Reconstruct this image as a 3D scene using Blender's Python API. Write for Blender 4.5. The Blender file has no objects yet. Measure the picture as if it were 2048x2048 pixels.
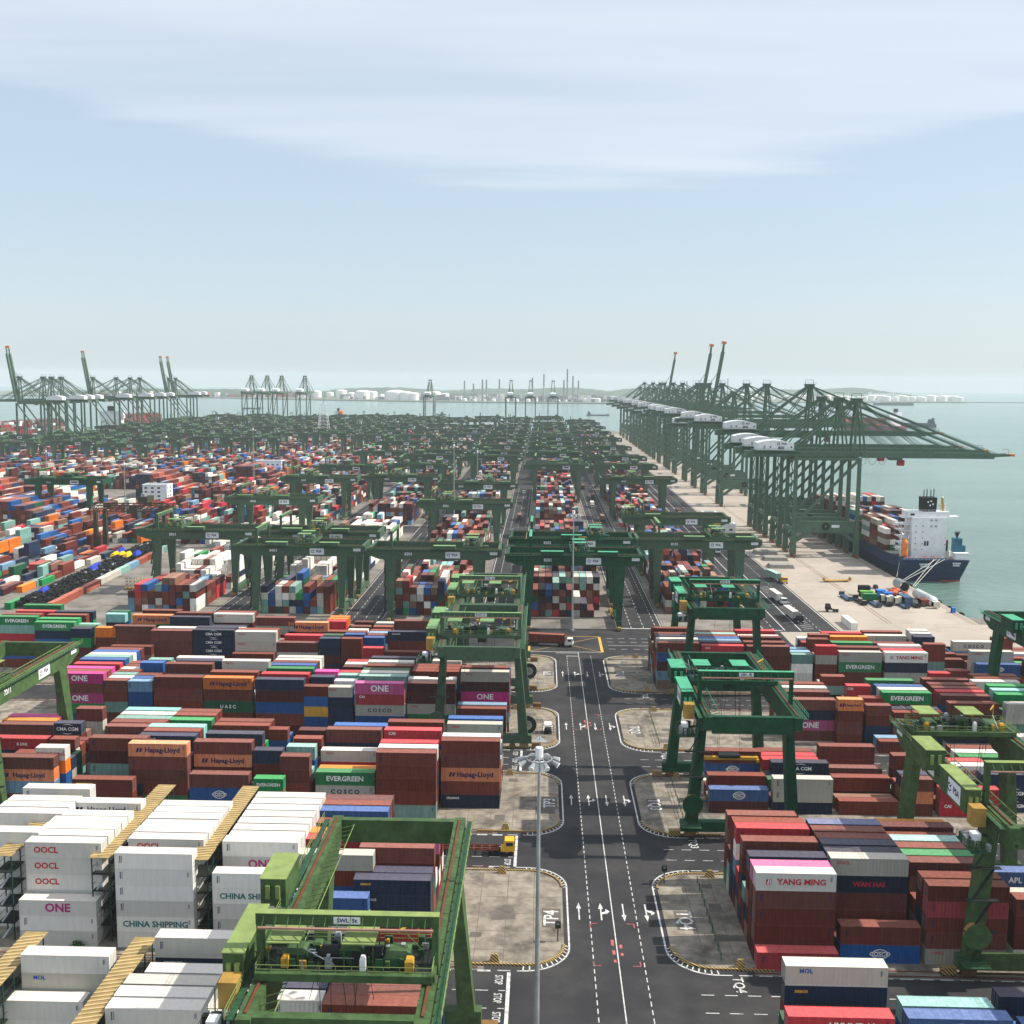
import bpy, math, random
import numpy as np
from mathutils import Vector, Matrix
R = math.radians
scene = bpy.context.scene
COL = scene.collection

# ------------------------------------------------------------------ camera
TH, PS, RO, CH, F = 0.12014122866048595, 0.027309592017618706, 0.006987942259450452, 88.708, 2169.22
cf = Vector((-math.sin(PS)*math.cos(TH), math.cos(PS)*math.cos(TH), -math.sin(TH)))
cr = Vector((math.cos(PS), math.sin(PS), 0)); cd = Vector((math.sin(PS)*math.sin(TH), -math.cos(PS)*math.sin(TH), -math.cos(TH)))
cR = cr*math.cos(RO) - cd*math.sin(RO); cD = cr*math.sin(RO) + cd*math.cos(RO)
cam = bpy.data.cameras.new('camera'); camo = bpy.data.objects.new('camera', cam); COL.objects.link(camo)
cam.sensor_width = 36; cam.lens = F/2048*36; cam.clip_start = 1; cam.clip_end = 60000
m = Matrix((cR, -cD, -cf)).transposed().to_4x4(); m.translation = (0, 0, CH); camo.matrix_world = m
scene.camera = camo

# ------------------------------------------------------------------ sky, sun, exposure
SUN = Vector((27, 2.5, 26)).normalized(); SEL = math.asin(SUN.z); SAZ = math.atan2(SUN.x, SUN.y)
w = bpy.data.worlds.new("World"); scene.world = w; w.use_nodes = True
nt = w.node_tree; nt.nodes.clear(); N = nt.nodes.new; Lk = nt.links.new
out = N('ShaderNodeOutputWorld'); bg = N('ShaderNodeBackground'); sky = N('ShaderNodeTexSky')
sky.sky_type = 'NISHITA'; sky.sun_disc = False; sky.sun_elevation = SEL; sky.sun_rotation = SAZ
sky.air_density = 1.0; sky.dust_density = 1.0; sky.ozone_density = 1.0; sky.altitude = 50
tc = N('ShaderNodeTexCoord'); sep = N('ShaderNodeSeparateXYZ'); Lk(tc.outputs['Generated'], sep.inputs[0])
# clouds live on a plane high above: direction / height
mx = N('ShaderNodeMath'); mx.operation = 'MAXIMUM'; Lk(sep.outputs[2], mx.inputs[0]); mx.inputs[1].default_value = 0.02
dx = N('ShaderNodeMath'); dx.operation = 'DIVIDE'; Lk(sep.outputs[0], dx.inputs[0]); Lk(mx.outputs[0], dx.inputs[1])
dy = N('ShaderNodeMath'); dy.operation = 'DIVIDE'; Lk(sep.outputs[1], dy.inputs[0]); Lk(mx.outputs[0], dy.inputs[1])
cmb = N('ShaderNodeCombineXYZ'); Lk(dx.outputs[0], cmb.inputs[0]); Lk(dy.outputs[0], cmb.inputs[1])
mp = N('ShaderNodeMapping'); Lk(cmb.outputs[0], mp.inputs[0]); mp.inputs['Location'].default_value = (3.1, 1.4, 0); mp.inputs['Rotation'].default_value = (0, 0, 0.12); mp.inputs['Scale'].default_value = (0.22, 0.55, 1)
no = N('ShaderNodeTexNoise'); no.inputs['Scale'].default_value = 1.0; no.inputs['Detail'].default_value = 7; no.inputs['Roughness'].default_value = .48; no.inputs['Distortion'].default_value = .5; Lk(mp.outputs[0], no.inputs['Vector'])
mp2 = N('ShaderNodeMapping'); Lk(cmb.outputs[0], mp2.inputs[0]); mp2.inputs['Rotation'].default_value = (0, 0, 0.3); mp2.inputs['Scale'].default_value = (0.5, 2.2, 1)
no2 = N('ShaderNodeTexNoise'); no2.inputs['Scale'].default_value = 1.3; no2.inputs['Detail'].default_value = 8; no2.inputs['Roughness'].default_value = .6; Lk(mp2.outputs[0], no2.inputs['Vector'])
# the veil: overhead part of the sky (dy small) is covered, the far sky is clear
veil = N('ShaderNodeMapRange'); veil.interpolation_type = 'SMOOTHSTEP'; sq = N('ShaderNodeMath'); sq.operation = 'POWER'; sh_ = N('ShaderNodeMath'); sh_.operation = 'ABSOLUTE'; Lk(dx.outputs[0], sh_.inputs[0]); Lk(sh_.outputs[0], sq.inputs[0]); sq.inputs[1].default_value = 2; q1 = N('ShaderNodeMath'); q1.operation = 'MULTIPLY_ADD'; Lk(sq.outputs[0], q1.inputs[0]); q1.inputs[1].default_value = .30; Lk(dy.outputs[0], q1.inputs[2]); q2 = N('ShaderNodeMath'); q2.operation = 'MULTIPLY_ADD'; Lk(no.outputs[0], q2.inputs[0]); q2.inputs[1].default_value = -2.4; Lk(q1.outputs[0], q2.inputs[2]); Lk(q2.outputs[0], veil.inputs[0]); veil.inputs[1].default_value = 4.75; veil.inputs[2].default_value = 3.9; veil.inputs[3].default_value = 0; veil.inputs[4].default_value = .50
ad = N('ShaderNodeMath'); ad.operation = 'ADD'; Lk(no.outputs[0], ad.inputs[0]); Lk(veil.outputs[0], ad.inputs[1])
ad2 = N('ShaderNodeMath'); ad2.operation = 'MULTIPLY_ADD'; Lk(no2.outputs[0], ad2.inputs[0]); ad2.inputs[1].default_value = .16; Lk(ad.outputs[0], ad2.inputs[2])
rmp = N('ShaderNodeMapRange'); rmp.interpolation_type = 'SMOOTHSTEP'; Lk(ad2.outputs[0], rmp.inputs[0]); rmp.inputs[1].default_value = .66; rmp.inputs[2].default_value = 1.22; rmp.inputs[3].default_value = 0; rmp.inputs[4].default_value = .70
pale = N('ShaderNodeMixRGB'); pale.inputs[0].default_value = .55; Lk(sky.outputs[0], pale.inputs[1]); pale.inputs[2].default_value = (6.7, 8.0, 9.1, 1)
mix = N('ShaderNodeMixRGB'); Lk(rmp.outputs[0], mix.inputs[0]); Lk(pale.outputs[0], mix.inputs[1]); mix.inputs[2].default_value = (7.6, 8.1, 9.0, 1)
bg.inputs[1].default_value = 0.095; Lk(mix.outputs[0], bg.inputs[0]); Lk(bg.outputs[0], out.inputs[0])
sl = bpy.data.lights.new('sun', 'SUN'); so = bpy.data.objects.new('sun', sl); COL.objects.link(so)
sl.energy = 5.0; sl.angle = R(0.53); sl.color = (1, .93, .82); so.rotation_euler = SUN.to_track_quat('Z', 'Y').to_euler(); so.location = (300, 0, 400)
scene.view_settings.view_transform = 'Standard'; scene.view_settings.look = 'None'; scene.view_settings.exposure = 0.28; scene.view_settings.gamma = 1
scene.cycles.max_bounces = 5; scene.cycles.diffuse_bounces = 2; scene.cycles.glossy_bounces = 2; scene.cycles.volume_bounces = 1; scene.cycles.use_adaptive_sampling = True

# ------------------------------------------------------------------ materials
MATS = {}
def mat(name, rgb, rough=.6, metal=0, var=.18, scale=.6, spec=.13, dirt=None, dscale=.25, bump=0, bscale=4):
    if name in MATS: return MATS[name]
    M = bpy.data.materials.new(name); M.use_nodes = True; t = M.node_tree; b = t.nodes['Principled BSDF']
    b.inputs['Roughness'].default_value = rough; b.inputs['Metallic'].default_value = metal; b.inputs['Specular IOR Level'].default_value = spec
    tc = t.nodes.new('ShaderNodeTexCoord'); g = t.nodes.new('ShaderNodeNewGeometry')
    n = t.nodes.new('ShaderNodeTexNoise'); n.inputs['Scale'].default_value = scale; n.inputs['Detail'].default_value = 5; t.links.new(g.outputs['Position'], n.inputs['Vector'])
    r = t.nodes.new('ShaderNodeMapRange'); t.links.new(n.outputs[0], r.inputs[0]); r.inputs[1].default_value = .3; r.inputs[2].default_value = .7; r.inputs[3].default_value = 1-var; r.inputs[4].default_value = 1+var
    mu = t.nodes.new('ShaderNodeMixRGB'); mu.blend_type = 'MULTIPLY'; mu.inputs[0].default_value = 1; mu.inputs[1].default_value = (*rgb, 1); t.links.new(r.outputs[0], mu.inputs[2]); c = mu.outputs[0]
    if dirt:
        n2 = t.nodes.new('ShaderNodeTexNoise'); n2.inputs['Scale'].default_value = dscale; n2.inputs['Detail'].default_value = 8; n2.inputs['Roughness'].default_value = .65; t.links.new(g.outputs['Position'], n2.inputs['Vector'])
        r2 = t.nodes.new('ShaderNodeMapRange'); t.links.new(n2.outputs[0], r2.inputs[0]); r2.inputs[1].default_value = .48; r2.inputs[2].default_value = .68; r2.inputs[3].default_value = 0; r2.inputs[4].default_value = dirt[1]
        m2 = t.nodes.new('ShaderNodeMixRGB'); t.links.new(r2.outputs[0], m2.inputs[0]); t.links.new(c, m2.inputs[1]); m2.inputs[2].default_value = (*dirt[0], 1); c = m2.outputs[0]
    t.links.new(c, b.inputs['Base Color'])
    if bump:
        n3 = t.nodes.new('ShaderNodeTexNoise'); n3.inputs['Scale'].default_value = bscale; n3.inputs['Detail'].default_value = 6; t.links.new(g.outputs['Position'], n3.inputs['Vector'])
        bp = t.nodes.new('ShaderNodeBump'); bp.inputs['Strength'].default_value = bump; bp.inputs['Distance'].default_value = .05; t.links.new(n3.outputs[0], bp.inputs['Height']); t.links.new(bp.outputs[0], b.inputs['Normal'])
    MATS[name] = M; return M

PAL = {'b': (.145, .030, .019), 'm': (.078, .015, .016), 'w': (.72, .70, .64), 'g': (.42, .41, .35), 'n': (.014, .025, .058), 'B': (.015, .085, .27), 'e': (.012, .20, .06),
       't': (.17, .33, .29), 'o': (.62, .155, .015), 'O': (.50, .04, .21), 'r': (.40, .025, .035), 'k': (.015, .085, .045), 'l': (.14, .26, .38), 'y': (.55, .30, .04),
       'p': (.10, .12, .22), 'a': (.20, .48, .45), 'x': (.32, .085, .05), 'q': (.19, .10, .07)}
NAMES = {'b': 'brown', 'm': 'maroon', 'w': 'white', 'g': 'beige grey', 'n': 'navy', 'B': 'blue', 'e': 'bright green', 't': 'grey green', 'o': 'orange', 'O': 'magenta', 'r': 'red', 'k': 'dark green',
         'l': 'light blue', 'y': 'ochre', 'p': 'slate blue', 'a': 'turquoise', 'x': 'rust red', 'q': 'dull brown'}
# letter codes with lettering: paint, text, text colour, size (share of height), x position (share of length)
LOGO = {'E': ('e', 'EVERGREEN', 'W', .34, .5), 'H': ('o', 'Hapag-Lloyd', 'N', .34, .58), 'O': ('O', 'ONE', 'W', .5, .5), 'Q': ('w', 'ONE', 'M', .5, .5), 'G': ('g', 'OOCL', 'R', .16, .16), 'W': ('w', 'OOCL', 'R', .34, .27),
        'c': ('n', 'CMA CGM', 'W', .26, .5), 'C': ('B', 'COSCO', 'W', .2, .5), 'D': ('g', 'C O S C O', 'N', .3, .5), 'Y': ('w', 'YANG MING', 'R', .3, .57), 'U': ('k', 'U A S C', 'W', .26, .5), 'A': ('B', 'APL', 'W', .3, .5),
        'K': ('r', 'K LINE', 'W', .2, .5), 'M': ('g', 'MOL', 'B', .2, .2), 'S': ('w', 'CHINA SHIPPING', 'T', .34, .5), 'T': ('r', 'CAI', 'W', .2, .14), 'v': ('n', 'WAN HAI', 'R', .26, .5), 'I': ('w', 'Interasia', 'N', .3, .58),
        'X': ('r', 'HYUNDAI', 'W', .34, .6), 's': ('n', 'seaco', 'Y', .18, .16), 'z': ('n', 'CRONOS', 'W', .14, .2), 'N': ('b', 'NYKLINE', 'W', .16, .5), 'h': ('w', 'Hapag-Lloyd', 'N', .34, .5)}
TXT = {'W': (.8, .8, .78), 'N': (.015, .02, .09), 'M': (.45, .02, .2), 'R': (.5, .02, .03), 'B': (.02, .08, .35), 'T': (.03, .18, .17), 'Y': (.7, .35, .03)}
def paint(c): return LOGO[c][0] if (c in LOGO and c not in ('O',)) else c

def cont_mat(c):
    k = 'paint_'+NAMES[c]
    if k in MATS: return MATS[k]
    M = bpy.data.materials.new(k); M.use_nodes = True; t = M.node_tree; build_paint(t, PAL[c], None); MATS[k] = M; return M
def build_paint(t, rgb, attr):
    b = t.nodes['Principled BSDF']; b.inputs['Roughness'].default_value = .6; b.inputs['Specular IOR Level'].default_value = .10
    g = t.nodes.new('ShaderNodeNewGeometry'); oi = t.nodes.new('ShaderNodeObjectInfo')
    if attr: a = t.nodes.new('ShaderNodeAttribute'); a.attribute_name = attr; base = a.outputs['Color']
    else: rgbn = t.nodes.new('ShaderNodeRGB'); rgbn.outputs[0].default_value = (*rgb, 1); base = rgbn.outputs[0]
    hs = t.nodes.new('ShaderNodeHueSaturation'); t.links.new(base, hs.inputs['Color'])
    if not attr:
        r0 = t.nodes.new('ShaderNodeMapRange'); t.links.new(oi.outputs['Random'], r0.inputs[0]); r0.inputs[3].default_value = .78; r0.inputs[4].default_value = 1.22; t.links.new(r0.outputs[0], hs.inputs['Value'])
        w1 = t.nodes.new('ShaderNodeTexWhiteNoise'); w1.noise_dimensions = '1D'; t.links.new(oi.outputs['Random'], w1.inputs['W'])
        r1 = t.nodes.new('ShaderNodeMapRange'); t.links.new(w1.outputs[0], r1.inputs[0]); r1.inputs[3].default_value = .82; r1.inputs[4].default_value = 1.05; t.links.new(r1.outputs[0], hs.inputs['Saturation'])
    # roofs: upward faces lighter from chalked paint, plus sunlit brightness put into the colour
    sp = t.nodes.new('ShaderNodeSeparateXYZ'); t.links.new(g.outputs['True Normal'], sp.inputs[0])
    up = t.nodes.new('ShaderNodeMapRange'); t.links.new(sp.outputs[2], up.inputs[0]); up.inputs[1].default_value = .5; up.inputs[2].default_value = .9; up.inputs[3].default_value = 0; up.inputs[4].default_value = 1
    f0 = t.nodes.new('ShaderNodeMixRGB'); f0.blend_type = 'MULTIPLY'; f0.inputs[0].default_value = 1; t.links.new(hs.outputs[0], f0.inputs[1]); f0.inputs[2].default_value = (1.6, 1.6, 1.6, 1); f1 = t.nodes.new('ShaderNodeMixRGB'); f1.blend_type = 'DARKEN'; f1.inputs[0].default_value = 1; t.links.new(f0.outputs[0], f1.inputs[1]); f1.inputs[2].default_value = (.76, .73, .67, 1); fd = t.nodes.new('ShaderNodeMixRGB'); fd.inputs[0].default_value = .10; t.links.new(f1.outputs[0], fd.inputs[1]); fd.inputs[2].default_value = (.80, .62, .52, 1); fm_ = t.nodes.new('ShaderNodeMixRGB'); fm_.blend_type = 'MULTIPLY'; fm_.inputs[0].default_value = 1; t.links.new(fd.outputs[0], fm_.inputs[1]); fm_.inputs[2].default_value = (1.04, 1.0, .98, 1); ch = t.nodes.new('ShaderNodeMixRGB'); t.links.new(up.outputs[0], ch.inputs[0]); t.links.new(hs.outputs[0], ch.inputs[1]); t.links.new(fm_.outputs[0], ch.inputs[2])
    # streaky grime running down, rust spots
    mp = t.nodes.new('ShaderNodeMapping'); t.links.new(g.outputs['Position'], mp.inputs[0]); mp.inputs['Scale'].default_value = (1.5, 1.5, .22)
    n = t.nodes.new('ShaderNodeTexNoise'); n.inputs['Scale'].default_value = 1.2; n.inputs['Detail'].default_value = 7; n.inputs['Roughness'].default_value = .68; t.links.new(mp.outputs[0], n.inputs['Vector'])
    r = t.nodes.new('ShaderNodeMapRange'); t.links.new(n.outputs[0], r.inputs[0]); r.inputs[1].default_value = .3; r.inputs[2].default_value = .72; lt = rgb is not None and min(rgb) > .3; r.inputs[3].default_value = .88 if lt else .70; r.inputs[4].default_value = 1.04 if lt else 1.2
    mu = t.nodes.new('ShaderNodeMixRGB'); mu.blend_type = 'MULTIPLY'; mu.inputs[0].default_value = 1; t.links.new(ch.outputs[0], mu.inputs[1]); t.links.new(r.outputs[0], mu.inputs[2])
    n2 = t.nodes.new('ShaderNodeTexNoise'); n2.inputs['Scale'].default_value = .9; n2.inputs['Detail'].default_value = 9; n2.inputs['Roughness'].default_value = .75; t.links.new(g.outputs['Position'], n2.inputs['Vector'])
    r2 = t.nodes.new('ShaderNodeMapRange'); t.links.new(n2.outputs[0], r2.inputs[0]); r2.inputs[1].default_value = .64; r2.inputs[2].default_value = .76; r2.inputs[3].default_value = 0; r2.inputs[4].default_value = .28 if lt else .5
    m2 = t.nodes.new('ShaderNodeMixRGB'); t.links.new(r2.outputs[0], m2.inputs[0]); t.links.new(mu.outputs[0], m2.inputs[1]); m2.inputs[2].default_value = (.13, .075, .05, 1)
    t.links.new(m2.outputs[0], b.inputs['Base Color'])

# crane paints
GA = mat('pale_green_paint', (.062, .115, .042), .55, var=.25, dirt=((.035, .05, .025), .75), dscale=.7)
GB = mat('emerald_paint', (.009, .070, .032), .5, dirt=((.012, .035, .02), .7), dscale=.7, var=.25)
GC = mat('yard_crane_green', (.066, .122, .072), .55, dirt=((.025, .045, .028), .7), dscale=.6, var=.25)
GQ = mat('quay_crane_green', (.085, .150, .100), .55, dirt=((.04, .08, .05), .5), dscale=.3)
MG = mat('machine_green', (.025, .075, .035), .5, var=.35, scale=1.5)
GO = mat('dark_olive_paint', (.045, .045, .025), .7)
GRA = mat('pale_green_roof', (.22, .29, .095), .6); GRB = mat('mint_roof', (.07, .34, .19), .6); GRC = mat('leaf_roof', (.17, .30, .12), .6)
DK = mat('dark_steel', (.02, .024, .022), .6); GREY = mat('galvanised_steel', (.33, .35, .36), .4, metal=.3); WHT = mat('white_paint', (.80, .81, .82), .5, var=.06, dirt=((.5, .5, .48), .35)); RAIL = mat('rusty_rail', (.16, .05, .03), .7)
RUST = mat('rusty_ochre', (.22, .12, .045), .8, dirt=((.08, .05, .03), .7), dscale=1)
YEL = mat('yellow_paint', (.52, .29, .03), .55, dirt=((.2, .1, .03), .6), dscale=.8); ORA = mat('orange_paint', (.75, .22, .04), .6); BLK = mat('black_rubber', (.013, .013, .014), .8); GLS = mat('dark_glass', (.02, .03, .04), .1, spec=.6, var=0)
REDM = mat('red_paint', (.4, .03, .03), .6); BLU = mat('blue_paint', (.02, .09, .4), .5); NAVY = mat('navy_hull', (.016, .035, .09), .5); BRN = mat('brown_paint', (.2, .06, .04), .6)
SIGN = mat('sign_white', (.75, .77, .80), .5, var=.03); LINE = mat('road_line_white', (.62, .62, .60), .7, var=.15, dirt=((.14, .14, .14), .8), dscale=1.2); LINEY = mat('road_line_yellow', (.62, .38, .08), .7); LINER = mat('road_line_pink', (.50, .12, .12), .7, dirt=((.07, .07, .07), .7), dscale=2)
def hazard():
    M = bpy.data.materials.new('hazard_stripes'); M.use_nodes = True; t = M.node_tree; b = t.nodes['Principled BSDF']; b.inputs['Roughness'].default_value = .6
    g = t.nodes.new('ShaderNodeNewGeometry'); mp = t.nodes.new('ShaderNodeVectorMath'); mp.operation = 'DOT_PRODUCT'; t.links.new(g.outputs['Position'], mp.inputs[0]); mp.inputs[1].default_value = (1.0, 1.0, 1.0)
    mm_ = t.nodes.new('ShaderNodeMath'); mm_.operation = 'MULTIPLY'; mm_.inputs[1].default_value = 1.7; t.links.new(mp.outputs['Value'], mm_.inputs[0]); md = t.nodes.new('ShaderNodeMath'); md.operation = 'FRACT'; t.links.new(mm_.outputs[0], md.inputs[0]); gt = t.nodes.new('ShaderNodeMath'); gt.operation = 'GREATER_THAN'; t.links.new(md.outputs[0], gt.inputs[0]); gt.inputs[1].default_value = .45
    mx = t.nodes.new('ShaderNodeMixRGB'); t.links.new(gt.outputs[0], mx.inputs[0]); mx.inputs[1].default_value = (.02, .02, .02, 1); mx.inputs[2].default_value = (.50, .33, .10, 1); t.links.new(mx.outputs[0], b.inputs['Base Color']); return M
HAZ = hazard()

# ------------------------------------------------------------------ mesh helpers
class MB:
    def __init__(s): s.v = []; s.f = []; s.m = []; s.mats = []
    def mi(s, m):
        if m not in s.mats: s.mats.append(m)
        return s.mats.index(m)
    def hexa(s, p, m):
        i = len(s.v); s.v += [tuple(q) for q in p]; k = s.mi(m)
        for f in ((3, 2, 1, 0), (4, 5, 6, 7), (0, 1, 5, 4), (1, 2, 6, 5), (2, 3, 7, 6), (3, 0, 4, 7)): s.f.append(tuple(i+a for a in f)); s.m.append(k)
    def box(s, x0, x1, y0, y1, z0, z1, m):
        s.hexa([(x0, y0, z0), (x1, y0, z0), (x1, y1, z0), (x0, y1, z0), (x0, y0, z1), (x1, y0, z1), (x1, y1, z1), (x0, y1, z1)], m)
    def cbox(s, c, d, m): s.box(c[0]-d[0]/2, c[0]+d[0]/2, c[1]-d[1]/2, c[1]+d[1]/2, c[2]-d[2]/2, c[2]+d[2]/2, m)
    def taper(s, cx, cy, z0, a0, b0, z1, a1, b1, m, cx1=None, cy1=None):
        cx1 = cx if cx1 is None else cx1; cy1 = cy if cy1 is None else cy1
        s.hexa([(cx-a0/2, cy-b0/2, z0), (cx+a0/2, cy-b0/2, z0), (cx+a0/2, cy+b0/2, z0), (cx-a0/2, cy+b0/2, z0), (cx1-a1/2, cy1-b1/2, z1), (cx1+a1/2, cy1-b1/2, z1), (cx1+a1/2, cy1+b1/2, z1), (cx1-a1/2, cy1+b1/2, z1)], m)
    def beam(s, p, q, w, h, m):
        p = Vector(p); q = Vector(q); d = (q-p).normalized(); up = Vector((0, 0, 1)) if abs(d.z) < .95 else Vector((0, 1, 0))
        a = d.cross(up).normalized()*w/2; b = a.normalized().cross(d).normalized()*h/2
        s.hexa([p-a-b, p+a-b, q+a-b, q-a-b, p-a+b, p+a+b, q+a+b, q-a+b], m)
    def cyl(s, p, q, r, m, n=8, r2=None):
        r2 = r if r2 is None else r2; p = Vector(p); q = Vector(q); d = (q-p).normalized(); up = Vector((0, 0, 1)) if abs(d.z) < .95 else Vector((1, 0, 0))
        a = d.cross(up).normalized(); b = a.cross(d); i = len(s.v); k = s.mi(m)
        for c, rr in ((p, r), (q, r2)):
            for j in range(n): t = 2*math.pi*j/n; s.v.append(tuple(c+a*math.cos(t)*rr+b*math.sin(t)*rr))
        for j in range(n): s.f.append((i+j, i+(j+1) % n, i+n+(j+1) % n, i+n+j)); s.m.append(k)
        s.f.append(tuple(i+j for j in range(n-1, -1, -1))); s.m.append(k); s.f.append(tuple(i+n+j for j in range(n))); s.m.append(k)
    def poly(s, pts, m):
        i = len(s.v); s.v += [tuple(p) for p in pts]; s.f.append(tuple(range(i, i+len(pts)))); s.m.append(s.mi(m))
    def prism(s, pts, z0, z1, m, mt=None):
        n = len(pts); i = len(s.v); k = s.mi(m); kt = s.mi(mt or m)
        s.v += [(x, y, z0) for x, y in pts]+[(x, y, z1) for x, y in pts]
        for j in range(n): s.f.append((i+j, i+(j+1) % n, i+n+(j+1) % n, i+n+j)); s.m.append(k)
        s.f.append(tuple(i+n+j for j in range(n))); s.m.append(kt); s.f.append(tuple(i+j for j in range(n-1, -1, -1))); s.m.append(k)
    def dome(s, c, r, h, m, n=16, k=4, z0=0):
        i = len(s.v); kk = s.mi(m)
        for a in range(k+1):
            t = math.pi/2*a/k
            for j in range(n): u = 2*math.pi*j/n; s.v.append((c[0]+r*math.cos(t)*math.cos(u), c[1]+r*math.cos(t)*math.sin(u), c[2]+h*math.sin(t)))
        for a in range(k):
            for j in range(n): s.f.append((i+a*n+j, i+a*n+(j+1) % n, i+(a+1)*n+(j+1) % n, i+(a+1)*n+j)); s.m.append(kk)
    def mesh(s, name):
        me = bpy.data.meshes.new(name); me.from_pydata(s.v, [], s.f)
        for M in s.mats: me.materials.append(M)
        if len(s.mats) > 1: me.polygons.foreach_set('material_index', s.m)
        me.update(); return me
    def build(s, name, parent=None, loc=None):
        o = bpy.data.objects.new(name, s.mesh(name)); COL.objects.link(o)
        if parent: o.parent = parent
        if loc: o.location = loc
        return o
def tag(o, label=None, cat=None, group=None, kind=None):
    if label: o['label'] = label
    if cat: o['category'] = cat
    if group: o['group'] = group
    if kind: o['kind'] = kind
    return o
def empty(name, loc=(0, 0, 0), rz=0):
    o = bpy.data.objects.new(name, None); COL.objects.link(o); o.location = loc; o.rotation_euler = (0, 0, rz); o.empty_display_size = 2; return o
def copy_tree(o, parent=None):
    c = o.copy(); COL.objects.link(c)
    if parent: c.parent = parent
    for ch in o.children: copy_tree(ch, c)
    return c
TC = {}
def text_mesh(s, m, bold=.02):
    k = (s, m.name, bold)
    if k in TC: return TC[k]
    cu = bpy.data.curves.new('lettering', 'FONT'); cu.body = s; cu.size = 1; cu.align_x = 'CENTER'; cu.align_y = 'CENTER'; cu.offset = bold*1.4; cu.resolution_u = 2
    o = bpy.data.objects.new('lettering', cu); COL.objects.link(o); dg = bpy.context.evaluated_depsgraph_get(); dg.update()
    me = bpy.data.meshes.new_from_object(o.evaluated_get(dg)); bpy.data.objects.remove(o); me.materials.clear(); me.materials.append(m); TC[k] = me; return me
def put_text(s, m, loc, size, right, up, parent=None, name='lettering', sx=1.0, bold=.02):
    """text with its baseline along `right`, its letters standing along `up`"""
    o = bpy.data.objects.new(name, text_mesh(s, m, bold)); COL.objects.link(o)
    r = Vector(right).normalized(); u = Vector(up).normalized(); n = r.cross(u)
    M = Matrix((r*size*sx, u*size, n*size)).transposed().to_4x4(); M.translation = Vector(loc)
    if parent: o.parent = parent
    o.matrix_local = M; return o
ORD = ['zeroth', 'first', 'second', 'third', 'fourth', 'fifth', 'sixth', 'seventh', 'eighth', 'ninth', 'tenth', 'eleventh', 'twelfth', 'thirteenth', 'fourteenth', 'fifteenth', 'sixteenth', 'seventeenth', 'eighteenth', 'nineteenth']
for a, b_ in (('twent', 'twenty'), ('thirt', 'thirty'), ('fort', 'forty'), ('fift', 'fifty'), ('sixt', 'sixty'), ('sevent', 'seventy')):
    ORD.append(a+'ieth'); ORD += [b_+'-'+q for q in ORD[1:10]]

HAZE = 6.8e-5
# ------------------------------------------------------------------ setting: water, land, roads
def disc(name, r, z, m, n=96):
    b = MB(); b.poly([(r*math.cos(2*math.pi*i/n), r*math.sin(2*math.pi*i/n), z) for i in range(n)], m); return b.build(name)
def water_mat():
    M = bpy.data.materials.new('sea_water'); M.use_nodes = True; t = M.node_tree; b = t.nodes['Principled BSDF']
    b.inputs['Roughness'].default_value = .16; b.inputs['Specular IOR Level'].default_value = .5; b.inputs['IOR'].default_value = 1.33
    g = t.nodes.new('ShaderNodeNewGeometry'); mp = t.nodes.new('ShaderNodeMapping'); t.links.new(g.outputs['Position'], mp.inputs[0]); mp.inputs['Scale'].default_value = (.004, .012, 1)
    n = t.nodes.new('ShaderNodeTexNoise'); n.inputs['Scale'].default_value = 1; n.inputs['Detail'].default_value = 6; t.links.new(mp.outputs[0], n.inputs['Vector'])
    cr = t.nodes.new('ShaderNodeValToRGB'); t.links.new(n.outputs[0], cr.inputs[0]); cr.color_ramp.elements[0].position = .35; cr.color_ramp.elements[0].color = (.100, .182, .155, 1); cr.color_ramp.elements[1].position = .68; cr.color_ramp.elements[1].color = (.142, .236, .200, 1)
    t.links.new(cr.outputs[0], b.inputs['Base Color'])
    n1 = t.nodes.new('ShaderNodeTexNoise'); n1.inputs['Scale'].default_value = .11; n1.inputs['Detail'].default_value = 9; n1.inputs['Roughness'].default_value = .62; mp1 = t.nodes.new('ShaderNodeMapping'); mp1.inputs['Scale'].default_value = (1, 1.9, 1); mp1.inputs['Rotation'].default_value = (0, 0, .35); t.links.new(g.outputs['Position'], mp1.inputs[0]); t.links.new(mp1.outputs[0], n1.inputs['Vector'])
    bp = t.nodes.new('ShaderNodeBump'); bp.inputs['Strength'].default_value = .9; bp.inputs['Distance'].default_value = 2.2; t.links.new(n1.outputs[0], bp.inputs['Height']); t.links.new(bp.outputs[0], b.inputs['Normal'])
    return M
tag(disc('water', 12500, -2.6, water_mat()), kind='structure')

ASP = mat('asphalt', (.040, .039, .042), .85, var=.2, scale=.12, dirt=((.064, .061, .058), .8), dscale=.06, bump=.25, bscale=9)
ASP2 = mat('worn_asphalt', (.042, .040, .042), .85, var=.16, scale=.15, dirt=((.11, .10, .095), .5), dscale=.08)
CON = mat('quay_concrete', (.42, .365, .31), .85, var=.12, scale=.05, dirt=((.29, .25, .21), .7), dscale=.10)
YCON = mat('yard_concrete', (.22, .20, .175), .9, var=.25, scale=.07, dirt=((.09, .08, .07), .8), dscale=.11)
ICON = mat('island_concrete', (.27, .235, .19), .9, var=.30, scale=.5, dirt=((.07, .062, .055), .92), dscale=.13, bump=.3)
LCON = mat('apron_patch_concrete', (.36, .31, .26), .9, var=.12, scale=.3, dirt=((.25, .22, .19), .6), dscale=.25)
DCON = mat('dark_patch', (.13, .115, .10), .9, var=.2, scale=.3)
land = [(-612, 20), (320, 20), (320, 405), (163.4, 412), (163.4, 1850), (120, 2015), (-612, 2015)]
b = MB(); b.prism(land, -6, 0, CON, YCON); tag(b.build('ground'), kind='structure')
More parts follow.
